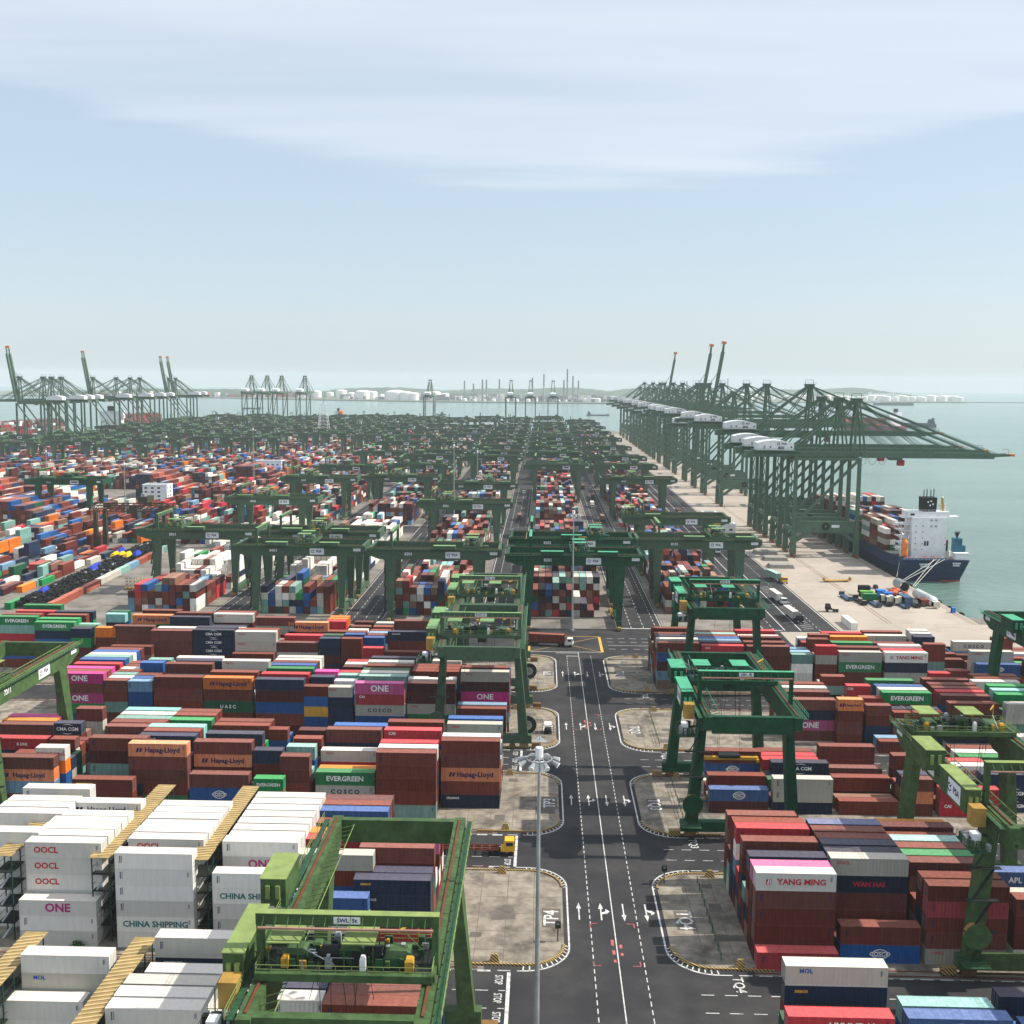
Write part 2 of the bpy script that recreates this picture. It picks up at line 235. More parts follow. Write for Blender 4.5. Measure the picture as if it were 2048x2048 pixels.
# fenders and edge beam of the quay
b = MB(); b.box(88, 163.2, 400, 1848, 0, .02, CON); b.box(86, 250, 350, 399.9, 0, .02, CON); tag(b.build('quay_apron'), kind='structure')
b = MB()
b.cyl((163.9, 0, -.2), (163.9, 2.2, -.2), .75, BLK, 10); fm = b.mesh('quay_fender')
for j, y in enumerate(range(418, 530, 12)): o = bpy.data.objects.new('quay_fender', fm); COL.objects.link(o); o.location = (0, y, 0); tag(o, f"black rubber fender on the quay edge, {ORD[j+1]} from the near corner", 'fender', 'fenders on the quay edge')

road = MB()
road.box(-8, 33, 91, 384, 0, .05, ASP); road.box(5.2, 20.2, 60, 91, 0, .05, ASP)                                   # main road
YB = [109.3, 158.9, 208.5, 258.1, 307.7]
KL = [(105.3, 140.4), (154.7, 189.9), (204.2, 239.4), (253.8, 289.0), (303.5, 346.0)]   # kerb to kerb of each block
gaps = [(140.4, 154.7), (189.9, 204.2), (239.4, 253.8), (289.0, 303.5), (346, 384), (91, 105.3)]
for y0, y1 in gaps: road.box(-150, -8, y0, y1, 0, .05, ASP); road.box(33, 86 if y0 > 330 else 165, y0, y1, 0, .05, ASP)
CX = [62.5, 11, -40.5, -92, -143.5]
for c in CX[:]: road.box(c+17.5, c+33.5 if c < 60 else c+25, 384, 1960, 0, .05, ASP)
for c in (-195, -247, -299, -351, -403, -455, -507, -559): road.box(c+17.5, c+33.5, 900, 1960, 0, .05, ASP2)
for y0 in (628, 905, 1180, 1450, 1720): road.box(-160, 80, y0, y0+28, .051, .07, ASP2)
road.box(87.5, 108, 384, 1840, .03, .075, ASP)
tag(road.build('road'), kind='structure')

# islands with rounded ends beside the main road, kerbs and painted outlines
def rounded(x0, x1, y0, y1, r, side):
    pts = []
    if side > 0:      # round corners at +x
        pts = [(x0, y0)]+[(x1-r+r*math.sin(a), y0+r-r*math.cos(a)) for a in np.linspace(0, math.pi/2, 12)]+[(x1-r+r*math.cos(a), y1-r+r*math.sin(a)) for a in np.linspace(0, math.pi/2, 12)]+[(x0, y1)]
    else:
        pts = [(x1, y1)]+[(x0+r-r*math.sin(a), y1-r+r*math.cos(a)) for a in np.linspace(0, math.pi/2, 12)]+[(x0+r-r*math.cos(a), y0+r-r*math.sin(a)) for a in np.linspace(0, math.pi/2, 12)]+[(x1, y0)]
    return pts
isl = MB(); mk = MB(); patch = MB()
def line(p, q, w, m=None, z=.062):
    p = Vector((*p, z)); q = Vector((*q, z)); d = (q-p).normalized(); a = Vector((-d.y, d.x, 0))*w/2
    mk.poly([p-a, q-a, q+a, p+a], m or LINE)
def stripes(x0, y0, x1, y1, n, dash, w, m=None):
    L = math.hypot(x1-x0, y1-y0); ux, uy = (x1-x0)/L, (y1-y0)/L; s = 0
    while s < L: e = min(L, s+dash); line((x0+ux*s, y0+uy*s), (x0+ux*e, y0+uy*e), w, m); s += n
kerbs = []
for i, (y0, y1) in enumerate(KL):
    for side in (1, -1):
        x0, x1 = (-150, 4.0) if side > 0 else (21.4, 165)
        if i == 4 and side < 0: x1 = 165
        P = rounded(x0, 4.3, y0+1.5, y1-1.5, 6.3, side) if side > 0 else rounded(21.1, x1, y0+1.5, y1-1.5, 6.3, side); isl.prism(P, 0, .14, LCON, ICON); isl.v = isl.v
        O = rounded(x0, 5.1, y0, y1, 7.2, side) if side > 0 else rounded(20.3, x1, y0, y1, 7.2, side)
        for a, c in zip(O[:-1], O[1:]):
            if math.hypot(a[0]-c[0], a[1]-c[1]) > 30 and abs(a[1]-c[1]) < 1: stripes(*a, *c, 3, 2, .22) if side > 0 else stripes(*a, *c, 3, 2, .22)
            else: line(a, c, .28)
        # hatching between outline and kerb round the corners
        Q = rounded(x0, x1-.9, y0+2.2, y1-2.2, 5.2, side) if side > 0 else rounded(x0+.9, x1, y0+2.2, y1-2.2, 5.2, side)
        for k in list(range(1, 13))+list(range(13, 25)):
            if k < len(P)-1: line(O[k], P[k], .2)
        kerbs.append((i, side, P))
        for k in range(1, 9):    # slab joints
            jx = (4-k*4.6) if side > 0 else (21.4+k*4.6)
            if k > 1 or True: patch.box(jx-.05, jx+.05, y0+2.2, y1-2.2, .141, .146, DCON)
        for k in range(1, 6): jy = y0+(y1-y0)*k/6; patch.box(-32 if side > 0 else 22, 3.9 if side > 0 else 58, jy-.05, jy+.05, .1465, .149, DCON)
        for k in range(4):    # stained patches
            px = random.Random(i*7+side+k).uniform(-14, 0) if side > 0 else random.Random(i*9+k).uniform(23, 36)
            py = random.Random(i*5+side*3+k).uniform(y0+4, y1-6); patch.box(px, px+random.Random(k+i).uniform(1.5, 4), py, py+random.Random(k*3+i).uniform(1.2, 4), .14, .151+.0015*k, DCON)
random.seed(1)
tag(isl.build('pavement'), kind='structure'); tag(patch.build('ground_patches'), kind='structure')
xlab = {(1, 1): 'TP4', (2, 1): 'TP3', (3, 1): 'TP2', (4, 1): 'TP1', (1, -1): 'TQ4', (2, -1): 'TQ3', (3, -1): 'TQ2', (4, -1): 'TQ1'}
for i, side, P in kerbs:      # each kerb is a thing: striped concrete edging
    if i == 0: continue
    pts = P[1:-1]; e = -12 if side > 0 else 36; half_ = len(pts)//2
    for part, wh in (([(e, pts[0][1])]+pts[:half_], 'near' if side > 0 else 'far'), (pts[half_:]+[(e, pts[-1][1])], 'far' if side > 0 else 'near')):
        kb = MB(); Lf = []; Rt = []
        for q in range(len(part)):
            a = Vector(part[max(0, q-1)]); c = Vector(part[min(len(part)-1, q+1)]); d = (c-a).normalized(); nrm = Vector((-d.y, d.x))*.19; pq = Vector(part[q]); Lf.append(pq+nrm); Rt.append(pq-nrm)
        n_ = len(part); kk = kb.mi(HAZ)
        for z in (.06, .36): kb.v += [(*v, z) for v in Lf]+[(*v, z) for v in Rt]
        for q in range(n_-1): kb.f += [(q, q+1, 2*n_+q+1, 2*n_+q), (n_+q+1, n_+q, 3*n_+q, 3*n_+q+1), (2*n_+q, 2*n_+q+1, 3*n_+q+1, 3*n_+q)]; kb.m += [kk]*3
        k = kb.build('kerb_edging'); tag(k, f"yellow and black striped kerb round the {wh} corner of the {xlab[(i, side)]} island", 'kerb', 'striped kerbs of the islands')
# lane lines
for x in (8.75, 16.5): stripes(x, 62, x, 346, 2.1, 1.25, .15)
line((12.6, 62), (12.6, 350), .18)
def arrow(x, y, d, turn=0):
    y += d*.5+1.2
    mk.poly([(x-.12, y, .062), (x+.12, y, .062), (x+.11, y+d*3.9, .062), (x-.11, y+d*3.9, .062)][::(1 if d > 0 else -1)], LINE)
    mk.poly([(x-.42, y+d*3.9, .063), (x+.42, y+d*3.9, .063), (x, y+d*6.0, .063)][::(1 if d > 0 else -1)], LINE)
    if turn: mk.poly([(x, y+d*1.9, .063), (x+turn*.9, y+d*2.4, .063), (x+turn*.9, y+d*3.1, .063), (x, y+d*2.6, .063)], LINE); mk.poly([(x+turn*.8, y+d*2.0, .064), (x+turn*1.5, y+d*3.0, .064), (x+turn*.8, y+d*3.9, .064)], LINE)
for yc in (172.5, 221.5, 271.5, 322):
    arrow(7.0, yc-3.4, 1); arrow(10.7, yc-3.4, 1, 1); arrow(14.5, yc+3.4, -1); arrow(18.3, yc+3.4, -1, 1)
# pink corner brackets and blurred pink letters on the road
for yc in (157.2, 270.5): 
    for sx in (-1, 1):
        for sy in (-1, 1):
            cx_, cy_ = 12.3+sx*3.6, yc+6+sy*6.5
            line((cx_, cy_), (cx_-sx*1.2, cy_), .16, LINER); line((cx_, cy_), (cx_, cy_-sy*1.3), .16, LINER)
    for px, py, sz in ((12.0, yc+5.5, 2.2), (12.05, yc+2.8, 1.6), (12.1, yc+.5, 1.0), (13.25, yc+4.7, 1.4), (13.3, yc+2.5, 1.0)): mk.box(px-.22, px+.22, py, py+sz*.8, .0615, .0635, LINER)
# side roads: stop lines, dashed lines
for y0, y1 in gaps[:4]:
    line((-4.2, y0+.3), (-4.2, y1-.5), .55)
    for f in (.3, .62): stripes(-60, y0+(y1-y0)*f, -4.6, y0+(y1-y0)*f, 3.4, 1.9, .16); stripes(24, y0+(y1-y0)*f, 110, y0+(y1-y0)*f, 3.4, 1.9, .16)
    stripes(-60, y0+.25, -6, y0+.25, 3, 2, .2); stripes(-60, y1-.25, -6, y1-.25, 3, 2, .2)
# yellow box junction
line((-3.6, 350.5), (20.6, 350.5), .35, LINE); line((-3.6, 372.5), (20.6, 372.5), .3, LINEY); line((-3.6, 350.5), (-3.6, 372), .7, LINEY); line((20.6, 350.5), (20.6, 372), .9, LINEY); line((-3.6, 350.5), (20.6, 372), .2, LINEY); line((20.6, 350.5), (-3.6, 372), .2, LINEY)
line((5.2, 349), (12.6, 349), .4); line((8.7, 345), (12.6, 345), .4)
for yy in (355, 360, 365, 370): stripes(23, yy, 60, yy, 4, 2.2 if yy != 360 else 4, .25)
# long lanes beyond
for c in CX:
    for k, x in enumerate((c+18.2, c+22, c+26.5, c+31, c+33)):
        if c > 60 and k > 2: break
        if k in (0, 4): line((x, 386), (x, 1900), .25, z=.075)
        else: stripes(x, 386, x, 900, 6, 3.5, .2)
    line((c+17.5, 386), (c+33, 386), .8)
for x in (88.3, 94, 101, 107.3):
    (line((x, 386), (x, 1800), .35, z=.08) if x in (88.3, 94, 107.3) else [line((x, y), (x, y+2), .25, z=.08) for y in range(386, 1100, 5)])
for y in range(388, 470, 3): line((95.4, y), (99.6, y+2.2), .3, z=.08)
for x in (129.4, 130.9, 160.6, 161.9): mk.box(x-.12, x+.12, 400, 1840, .022, .045, RAIL)
for y in range(420, 1800, 26): mk.box(109, 163, y-.05, y+.05, .022, .026, DCON)
# crane rails beside every block
for y in YB:
    for yy in (y-2.9, y+30.1):
        for s in (-.7, .7): mk.box(-150, -9, yy+s-.09, yy+s+.09, .15, .24, RAIL); mk.box(33, 165, yy+s-.09, yy+s+.09, .15, .24, RAIL)
tag(mk.build('road_markings'), kind='structure')
GRP = empty('ground_lettering'); tag(GRP, kind='structure')
for (i, side), s in xlab.items():
    y = (KL[i][0]+KL[i][1])/2-1.2
    bx = MB(); bx.box(.8, 3.9, y-3.2, y+3.2, .141, .160, DCON) if side > 0 else bx.box(22.9, 26.0, y-3.2, y+3.2, .141, .160, DCON)
    bx.build('dark_panel', GRP)
    put_text(s, LINE, (2.4 if side > 0 else 24.45, y, .168), 3.5, (0, side, 0), (-side, 0, 0), GRP, sx=.92, bold=.012)
for y0, y1 in gaps[:4]:
    for f in (.15, .48, .82): put_text('STOP', LINE, (-5.7, y0+(y1-y0)*f, .066), 1.7, (0, -1, 0), (1, 0, 0), GRP, sx=.62, bold=.01)
    put_text('TQ4' if y0 < 150 else 'TQ3' if y0 < 200 else 'TQ2', LINE, (30, y1-2.6, .066), 2.2, (0, -1, 0), (1, 0, 0), GRP, bold=.01)

# ------------------------------------------------------------------ containers
LAY = """L1 -92.4 40 2:6:2.68:wwwww 5:6:2.62:wwww 6:6:2.62:wwww 7:6:2.61:wwww 9:6:2.6:wwwww
L1 -81.1 40 0:3:2.5:Qw 1:6:2.62:WWWw 2:6:2.62:wwwww 3:6:2.61:wwwww 4:6:2.59:wwwww 5:6:2.58:wwwww 7:6:2.57:hwwww
L1 -65.7 40 0:6:2.58:wwwwS 2:6:2.56:Wwwww 3:6:2.56:wwwww 4:6:2.54:wwwww 5:6:2.55:wwwww 6:6:2.54:wwwww 7:6:2.53:wwwww
L1 -50.5 40 0:5:2.5:wSwwS 2:6:2.53:wQwww 3:5:2.95:wwwww 4:5:2.95:w 5:5:2.95:w 6:5:2.95:w 7:5:2.95:w 8:5:2.95:w 9:5:2.95:w
L1 -38.5 40 10:5:2.68:m 9:5:2.71:b 8:5:2.71:B 7:5:2.5:b 5:5:2.64:o 4:5:2.66:r 2:5:2.65:gb 0:3:2.95:B
L1 -29.0 40 8:4:2.76:m 6:4:2.83:Ob 3:5:2.67:bb 2:4:2.62:n 1:4:2.64:szn
L2 -20.3 40 3:5:2.9:bbHbz 4:5:2.9:w 8:5:2.7:G 9:5:2.76:B
L2 -33.0 40 1:5:2.75:bbbbt 2:5:2.76:w 3:5:2.77:r 5:5:2.94:TB 7:5:2.93:b
L2 -46.0 40 2:3:2.78:ED 3:3:2.68:o 5:4:2.5:Gr:-46.6 8:4:2.95:bc:-47.1 9:4:2.95:B
L2 -53.3 20 2:4:2.89:bbb 4:4:2.92:t 6:4:2.88:bn:-53.1 8:4:2.88:m
L2 -58.1 20 1:3:2.59:E 3:4:2.94:nb:-59.6 7:5:2.5:bB:-61.1
L2 -71.3 40 1:3:2.84:bC 3:5:2.68:bHb:-72.1 5:5:2.66:n 7:5:2.66:b 8:5:2.66:b
L2 -84.8 40 2:5:2.76:Hbbb 4:5:2.72:z 5:5:2.74:b 6:5:2.74:a 8:5:2.68:E 9:5:2.72:b 10:5:2.71:b
L2 -94.2 40 0:3:2.71:b 3:5:2.78:bmt 6:5:2.72:b 7:5:2.73:b 8:5:2.72:t 9:5:2.73:w 10:5:2.75:a
L2 -102.8 20 1:5:2.72:YHA 4:5:2.5:bgk:-104.5 7:5:2.63:c:-106.8 9:5:2.95:bg:-104.3
L2 -110.1 40 0:5:2.5:bH 4:5:2.5:K:-115.9 8:4:2.95:b:-120.4 9:4:2.95:o:-121.2 10:4:2.95:O:-121.3 11:5:2.5:a:-121.4
L3 -19.9 40 3:6:2.61:GmO 0:3:2.9:bb:-20.3 1:3:2.95:l:-20.3 4:6:2.67:b
L3 -33.3 40 2:5:2.65:mmG 3:5:2.72:w 6:5:2.65:b 7:5:2.64:b 8:5:2.63:b 9:5:2.77:G
L3 -45.8 40 1:5:2.78:OTDC 3:5:2.83:t 4:5:2.85:g 5:5:2.84:k 7:5:2.76:b 8:5:2.82:w 10:5:2.74:n
L3 -52.5 20 1:5:2.55:Gccc 3:5:2.55:w 5:5:2.54:t:-52.3 6:5:2.54:r 8:5:2.52:m 9:5:2.53:w 10:5:2.53:r
L3 -58.7 20 1:5:2.57:bByB 3:5:2.74:z:-58.2 5:5:2.72:O:-58.3
L3 -70.8 40 1:5:2.9:nmBb 3:5:2.87:r 5:5:2.85:E 6:5:2.88:B 7:5:2.88:b 8:5:2.83:w 9:5:2.85:g
L3 -83.8 40 1:5:2.94:HbUb 3:5:2.93:b 5:6:2.68:G:-82.4
L3 -96.3 40 1:5:2.95:bbb 4:6:2.64:b 6:6:2.54:n:-95.5 7:6:2.54:w
L3 -102.8 20 1:5:2.71:lBB 2:5:2.71:B 3:5:2.71:b 5:6:2.54:B:-103.9 6:6:2.56:t
L3 -109.1 20 1:5:2.73:bbt 2:5:2.72:w 3:5:2.73:t 4:5:2.73:b 5:5:2.71:w 6:5:2.72:b 7:5:2.72:b
L3 -121.1 40 1:6:2.55:ObO 2:6:2.52:b 3:6:2.52:O:-121.3 5:5:2.95:r:-121.4 6:6:2.53:B 7:6:2.53:t 8:6:2.52:w 9:6:2.52:B 10:6:2.51:b
L4 -127.3 40 2:6:2.55:bbb 0:4:2.64:b:-126.1
L4 -132.7 20 2:5:2.94:HN
L4 -115.0 40 1:5:2.95:bbb 3:5:2.85:w 4:5:2.73:b
L4 -102.4 40 1:6:2.52:ccc 2:6:2.53:n
L4 -89.9 40 1:5:2.95:GG 2:5:2.95:b 0:3:2.95:b:-90.1
L4 -87.6 40 6:6:2.65:bg
L4 -101.3 40 7:6:2.7:Gm 8:6:2.7:b
L4 -113.1 40 5:6:2.73:n 8:6:2.63:b:-114.2
L4 -125.8 40 6:6:2.69:H 9:6:2.64:b
L4 -77.4 40 6:5:2.9:H
L4 -76.6 40 3:5:2.5:X 1:4:2.91:bg:-77.6
L4 -64.9 20 1:5:2.61:nnmc 3:5:2.53:k 5:5:2.5:b
L4 -58.5 20 1:5:2.61:bbb 3:5:2.6:B 4:5:2.61:b 5:5:2.6:w 7:5:2.56:b 9:5:2.59:m
L4 -51.7 20 0:4:2.76:K 2:5:2.56:B:-52.3 3:5:2.58:b 4:5:2.58:l 5:5:2.58:b 7:5:2.56:b 9:5:2.54:g
L4 -45.5 40 3:5:2.8:zb 0:4:2.5:b
L4 -45.6 40 8:5:2.83:bb
L4 -66.2 20 7:5:2.87:T 8:5:2.88:o 9:5:2.89:o
L4 -152.4 40 3:6:2.59:En 4:6:2.66:E
L4 -140.2 20 2:5:2.87:n 3:5:2.87:k 4:5:2.87:t
L4 -135.2 20 7:6:2.62:an 8:6:2.66:k
L4 -152.6 40 8:6:2.62:n 6:6:2.65:b:-152.4
L4 -166.6 40 5:6:2.63:E 6:6:2.65:b 8:6:2.62:r:-165.0 10:6:2.74:E:-165.3
L1 33.4 40 0:5:2.85:Ybbb -1:1:2.95:r 1:5:2.81:O 2:5:2.86:n 4:5:2.87:bb 6:5:2.83:r 7:5:2.8:b 9:5:2.58:b
L1 46.2 40 2:5:2.85:Gvb 3:5:2.8:n 4:5:2.81:n 5:5:2.78:b 6:5:2.78:b 7:5:2.79:p 0:2:2.95:bCg:46.6
L1 59.6 40 0:5:2.54:brbbG 1:5:2.54:b 3:5:2.51:b 4:5:2.5:e 5:5:2.5:b 6:5:2.5:a 7:4:2.95:b 8:5:2.5:m 9:4:2.95:o
L1 72.9 40 0:4:2.7:bbb 2:3:2.95:g 5:3:2.85:A
L0 33.3 45 10:4:2.8:Msb 8:3:2.5:X:32.5
L0 49.0 40 10:2:2.95:a
L0 48.9 45 9:2:2.93:C
L0 63.0 40 11:2:2.91:n 9:2:2.5:B:63.9
L0 -70.4 40 10:4:2.61:wM
L0 -74.4 45 9:2:2.75:w
L0 -52.9 40 11:4:2.95:gz 9:4:2.5:w:-52.3 8:4:2.5:g:-54.1 7:4:2.5:w:-54.2 6:4:2.5:w:-54.2
L2 35.4 40 3:2:2.5:C 5:2:2.95:bbb:35.9 8:3:2.76:bC:36.5
L2 48.5 40 3:3:2.5:ggn 6:3:2.64:c:49.8 7:3:2.51:r 8:3:2.5:r 9:3:2.5:b
L2 62.1 40 3:1:2.95:bb 5:2:2.95:bm 7:2:2.95:b 9:3:2.93:b
L2 75.2 20 3:3:2.61:bob 4:3:2.61:n 7:3:2.95:b:76.4
L2 82.6 40 3:2:2.95:TT 5:3:2.95:Yr:85.2 6:3:2.95:r
L2 90.6 40 7:3:2.95:Eln 8:3:2.95:w 9:3:2.95:b
L2 92.0 45 4:3:2.71:nccr
L2 104.7 45 9:4:2.91:w
L3 61.4 40 2:4:2.63:bnObC 4:4:2.72:b 5:4:2.78:w 6:4:2.83:b
L3 73.4 20 1:4:2.89:Hbbbb
L3 80.3 20 1:4:2.53:bbzn 3:4:2.58:b
L3 82.1 20 -1:1:2.95:bb 0:1:2.95:l
L3 87.0 40 1:3:2.82:bb 2:3:2.84:n
L3 85.9 40 3:4:2.95:Eb 4:4:2.95:g 5:4:2.95:B 7:4:2.95:Ek:85.3
L3 78.6 20 5:4:2.95:T
L3 73.6 20 7:5:2.53:b
L3 101.4 40 2:4:2.54:bm 4:4:2.61:b:101.6 5:4:2.66:r 6:4:2.69:b 7:4:2.73:b 9:4:2.67:b:101.8
L3 115.5 40 2:4:2.54:GGt 4:4:2.72:E 5:4:2.8:a 6:4:2.88:E 8:4:2.77:w:113.8 9:4:2.77:b 10:4:2.79:b
L4 33.9 40 0:5:2.74:b 1:5:2.85:w 2:5:2.89:n 3:5:2.89:b 6:5:2.84:b
L4 46.7 40 0:5:2.63:T 1:5:2.69:n 2:5:2.67:l 3:5:2.67:B 4:5:2.66:b 5:5:2.66:t 6:5:2.65:b
L4 59.8 40 0:5:2.62:bbb 2:5:2.59:b 4:5:2.62:m 5:5:2.55:w 7:5:2.62:r
L4 72.6 20 0:4:2.71:tII 1:4:2.74:l 2:4:2.78:l
L4 79.5 20 0:5:2.69:Tgbb 2:5:2.82:b:78.5 3:5:2.95:b
L4 86.2 40 0:4:2.95:GEb 1:5:2.5:b 3:5:2.5:E 5:5:2.59:o 7:5:2.55:r
L4 99.3 40 0:4:2.95:Yng 1:4:2.95:r 2:5:2.5:w 4:4:2.95:b:99.5 6:5:2.55:D:98.7 8:5:2.53:b
L4 112.4 20 2:5:2.61:bbt 0:2:2.95:T:112.2
L4 112.3 20 5:5:2.64:n 6:5:2.72:w 7:5:2.77:w
L4 118.9 20 1:2:2.95:b 3:3:2.61:b 5:3:2.71:b
L4 124.8 40 1:4:2.95:GGg 0:3:2.91:C:125.7
L4 125.1 40 6:4:2.8:D
L4 139.2 40 0:4:2.5:UnH
L4 138.0 20 7:4:2.95:bb
L0 -26.2 40 6:5:2.5:b 7:4:2.95:b 9:4:2.5:bb:-24.6 5:5:2.58:b

L0 -32.8 20 6:4:2.9:w 7:4:2.9:n 8:4:2.9:w"""
BOX = []      # x0,y0,z0,dx,dy,dz,code, blockname, baywords, row, tier
rnd = random.Random(11)
def rc(r=rnd, white=0): 
    t = 'b'*11+'m'*6+'x'+'q'*4+'n'*5+'B'*3+'w'*2+'g'*2+'t'*2+'e'+'l'+'r'+'k'
    if white and r.random() < white: return 'w'
    return t[int(r.random()*len(t))]
LEN = {20: 6.06, 40: 12.19, 45: 13.6}
blocks = {}
for ln in LAY.split('\n'):
    if not ln.strip(): continue
    bl, X, L, *rows = ln.split(); X = float(X); L = int(L); bi = int(bl[1]); side = 'L' if X < 10 else 'R'
    recs = {}
    for r_ in rows:
        q = r_.split(':'); recs[int(q[0])] = (int(q[1]), float(q[2]), q[3], float(q[4]) if len(q) > 4 else X)
    ks = sorted(recs); last = min(max(ks[-1], 8), 10)
    if bi == 0: last = ks[-1]
    for k in range(ks[0], last+1):
        if k in recs: n, h, cols, x = recs[k]
        else:
            nb = [recs[j] for j in ks if j < k][-1]; fut = [recs[j] for j in ks if j > k]
            n = max(1, min(nb[0], fut[0][0] if fut else 9)-1-(rnd.random() < .3)); h = 2.59; cols = ''; x = nb[3]
            if 'w' in nb[2][:2] and bi == 1 and side == 'L' and X < -40: n = max(1, n-1)
        y = YB[bi]+2.84*k; z = .15
        reef = side == 'L' and bi <= 1 and X < -40
        for tI in range(n):
            ci = n-1-tI; c = cols[ci] if ci < len(cols) else ('w' if reef else rc())
            BOX.append([x, y, z, LEN[L], 2.44, h-.02, c, (side, bi), X, k, tI, L]); z += h
# zone beyond the junction: containers lie along the road
def yardblock(cx, y0, y1, seed, base, white=0, rows=10, zone='far', stair=False):
    r = random.Random(seed); y = y0
    while y+12.3 < y1:
        lvl = max(1, min(5, base+r.choice((-1, 0, 0, 0, 1)))); two = r.random() < .25
        for k in range(rows):
            x = cx-14.4+k*2.66; first = (cx == 11 and y == y0)
            if stair: n = max(1, min(7, lvl+3-int(k*.75)))
            else: n = max(0, min(5, lvl+r.choice((-2, -1, -1, 0, 0, 0, 0, 1))))
            if first: n = (4, 1, 4, 5, 3, 4, 3, 2, 1, 0)[k]
            run = rc(r, white); keep = .0 if cx > -60 else .35
            for j in range(2 if two else 1):
                z = .1
                for tI in range(n):
                    c = run if r.random() < keep else rc(r, white); BOX.append([x, y+j*6.3, z, 2.44, 6.06 if two else 12.19, 2.6, c, ('B', cx), y, k, tI, 20 if two else 40]); z += 2.62
        y += 13.0
for ci, c in enumerate(CX):
    ys = [(404 if c < 60 else 412, 622), (662, 900), (938, 1172), (1214, 1440), (1484, 1712), (1756, 1950)]
    for j, (a, e) in enumerate(ys):
        yardblock(c, a, e if (c not in (-92, -143.5) or j) else 445, ci*31+j, 4)
        if c in (-92, -143.5) and j == 0: yardblock(c, 451, e, ci*31+77, 4, white=.75)
for ci, c in enumerate((-195, -247, -299, -351, -403, -455, -507, -559)):
    for j, (a, e) in enumerate([(912, 1172), (1214, 1440), (1484, 1712), (1756, 1950)]): yardblock(c, a, e, 300+ci*31+j, 4, white=.04)
# the old yard on the left: loose stacks and stepped piles
r = random.Random(77)
for (x0, x1, y0, y1, base, st) in [(-236, -214, 420, 560, 1, 0), (-262, -240, 408, 500, 2, 0), (-298, -266, 410, 560, 3, 0), (-330, -302, 420, 600, 3, 0), (-262, -232, 520, 640, 2, 0), (-232, -176, 575, 640, 2, 0), (-232, -206, 655, 740, 2, 0), (-196, -172, 660, 880, 4, 0),
                                   (-330, -285, 630, 700, 6, 1), (-300, -262, 790, 850, 7, 1), (-380, -345, 560, 700, 4, 0), (-350, -310, 720, 780, 6, 1), (-250, -206, 800, 880, 3, 0), (-400, -360, 720, 800, 6, 1), (-460, -410, 620, 760, 4, 0), (-470, -420, 780, 880, 5, 1), (-540, -480, 700, 880, 4, 0), (-260, -215, 905, 960, 6, 1), (-296, -266, 575, 735, 3, 0), (-258, -210, 660, 735, 3, 0), (-256, -210, 757, 795, 4, 0), (-345, -303, 860, 1090, 4, 0), (-298, -262, 865, 1090, 4, 0), (-455, -352, 890, 1000, 4, 0), (-455, -352, 1010, 1090, 4, 0), (-250, -178, 1020, 1100, 4, 0), (-206, -176, 750, 960, 3, 0), (-372, -350, 810, 880, 4, 0), (-560, -470, 890, 1090, 4, 0)]:
    y = y0
    while y+12.4 < y1:
        k = 0; x = x0; nk = int((x1-x0)/2.66); run = r.choice('bbbmmqBgwrnbbx')
        while x+2.5 < x1:
            if st: n = max(0, int(base*(1-(k/nk)**1.6)+.999)); c0 = run if r.random() < .75 else rc(r, .08)
            else: n = max(0, base+r.choice((-3, -2, -1, 0, 0, 1))); c0 = r.choice('bbbmmmqBwgntbnro') if r.random() < .75 else None
            z = .1
            for tI in range(n): BOX.append([x, y, z, 2.44, 12.19, 2.6, c0 if (c0 and r.random() < .78) else rc(r, .08), ('W', 0), y0, k, tI, 40]); z += 2.62
            k += 1; x += 2.66 if not (base <= 2 and r.random() < .2) else 5.3
        y += 12.9 if r.random() < .8 else 17
for (x, y, c, L, n) in [(-244, 424, 'o', 12.19, 1), (-232, 440, 'r', 12.19, 1), (-222, 430, 'm', 6.06, 1), (-216, 452, 'E', 12.19, 1), (-224, 470, 't', 12.19, 2), (-236, 468, 'k', 12.19, 2), (-254, 405, 'b', 12.19, 2), (-262, 402, 'b', 12.19, 3), (-206, 404, 'E', 12.19, 1)]:
    for tI in range(n): BOX.append([x, y, .1+tI*2.62, 2.44, L, 2.6, paint(c) if tI else c, ('W', 0), y, 50, tI, 40])
# low row of wall containers carrying the heap of dark tarpaulins
for k in range(12): BOX.append([-190+(-.55*k), 405+12.6*k, .1, 2.44, 12.19, 2.6, 'xxxxggtlxbgt'[k], ('T', 0), 0, k, 0, 40])
# on deck of the moored ship
r = random.Random(5)
for by, (yy, hh, kk) in enumerate([(528, 4, 12), (541, 5, 12), (555, 5, 12), (569, 3, 12), (583, 5, 12), (597, 5, 12), (611, 4, 12), (628, 6, 12), (641, 6, 12), (655, 5, 12), (669, 4, 11), (683, 3, 10)]):
    for k in range(kk):
        n = max(1, hh-(2 if by in (0, 1) and k > 3 else 0)+r.choice((-1, 0, 0)))
        for tI in range(n): BOX.append([167.5+k*2.55, yy, 8.2+tI*2.6, 2.44, 12.19, 2.58, rc(r, .2), ('S', 0), yy, k, tI, 40])
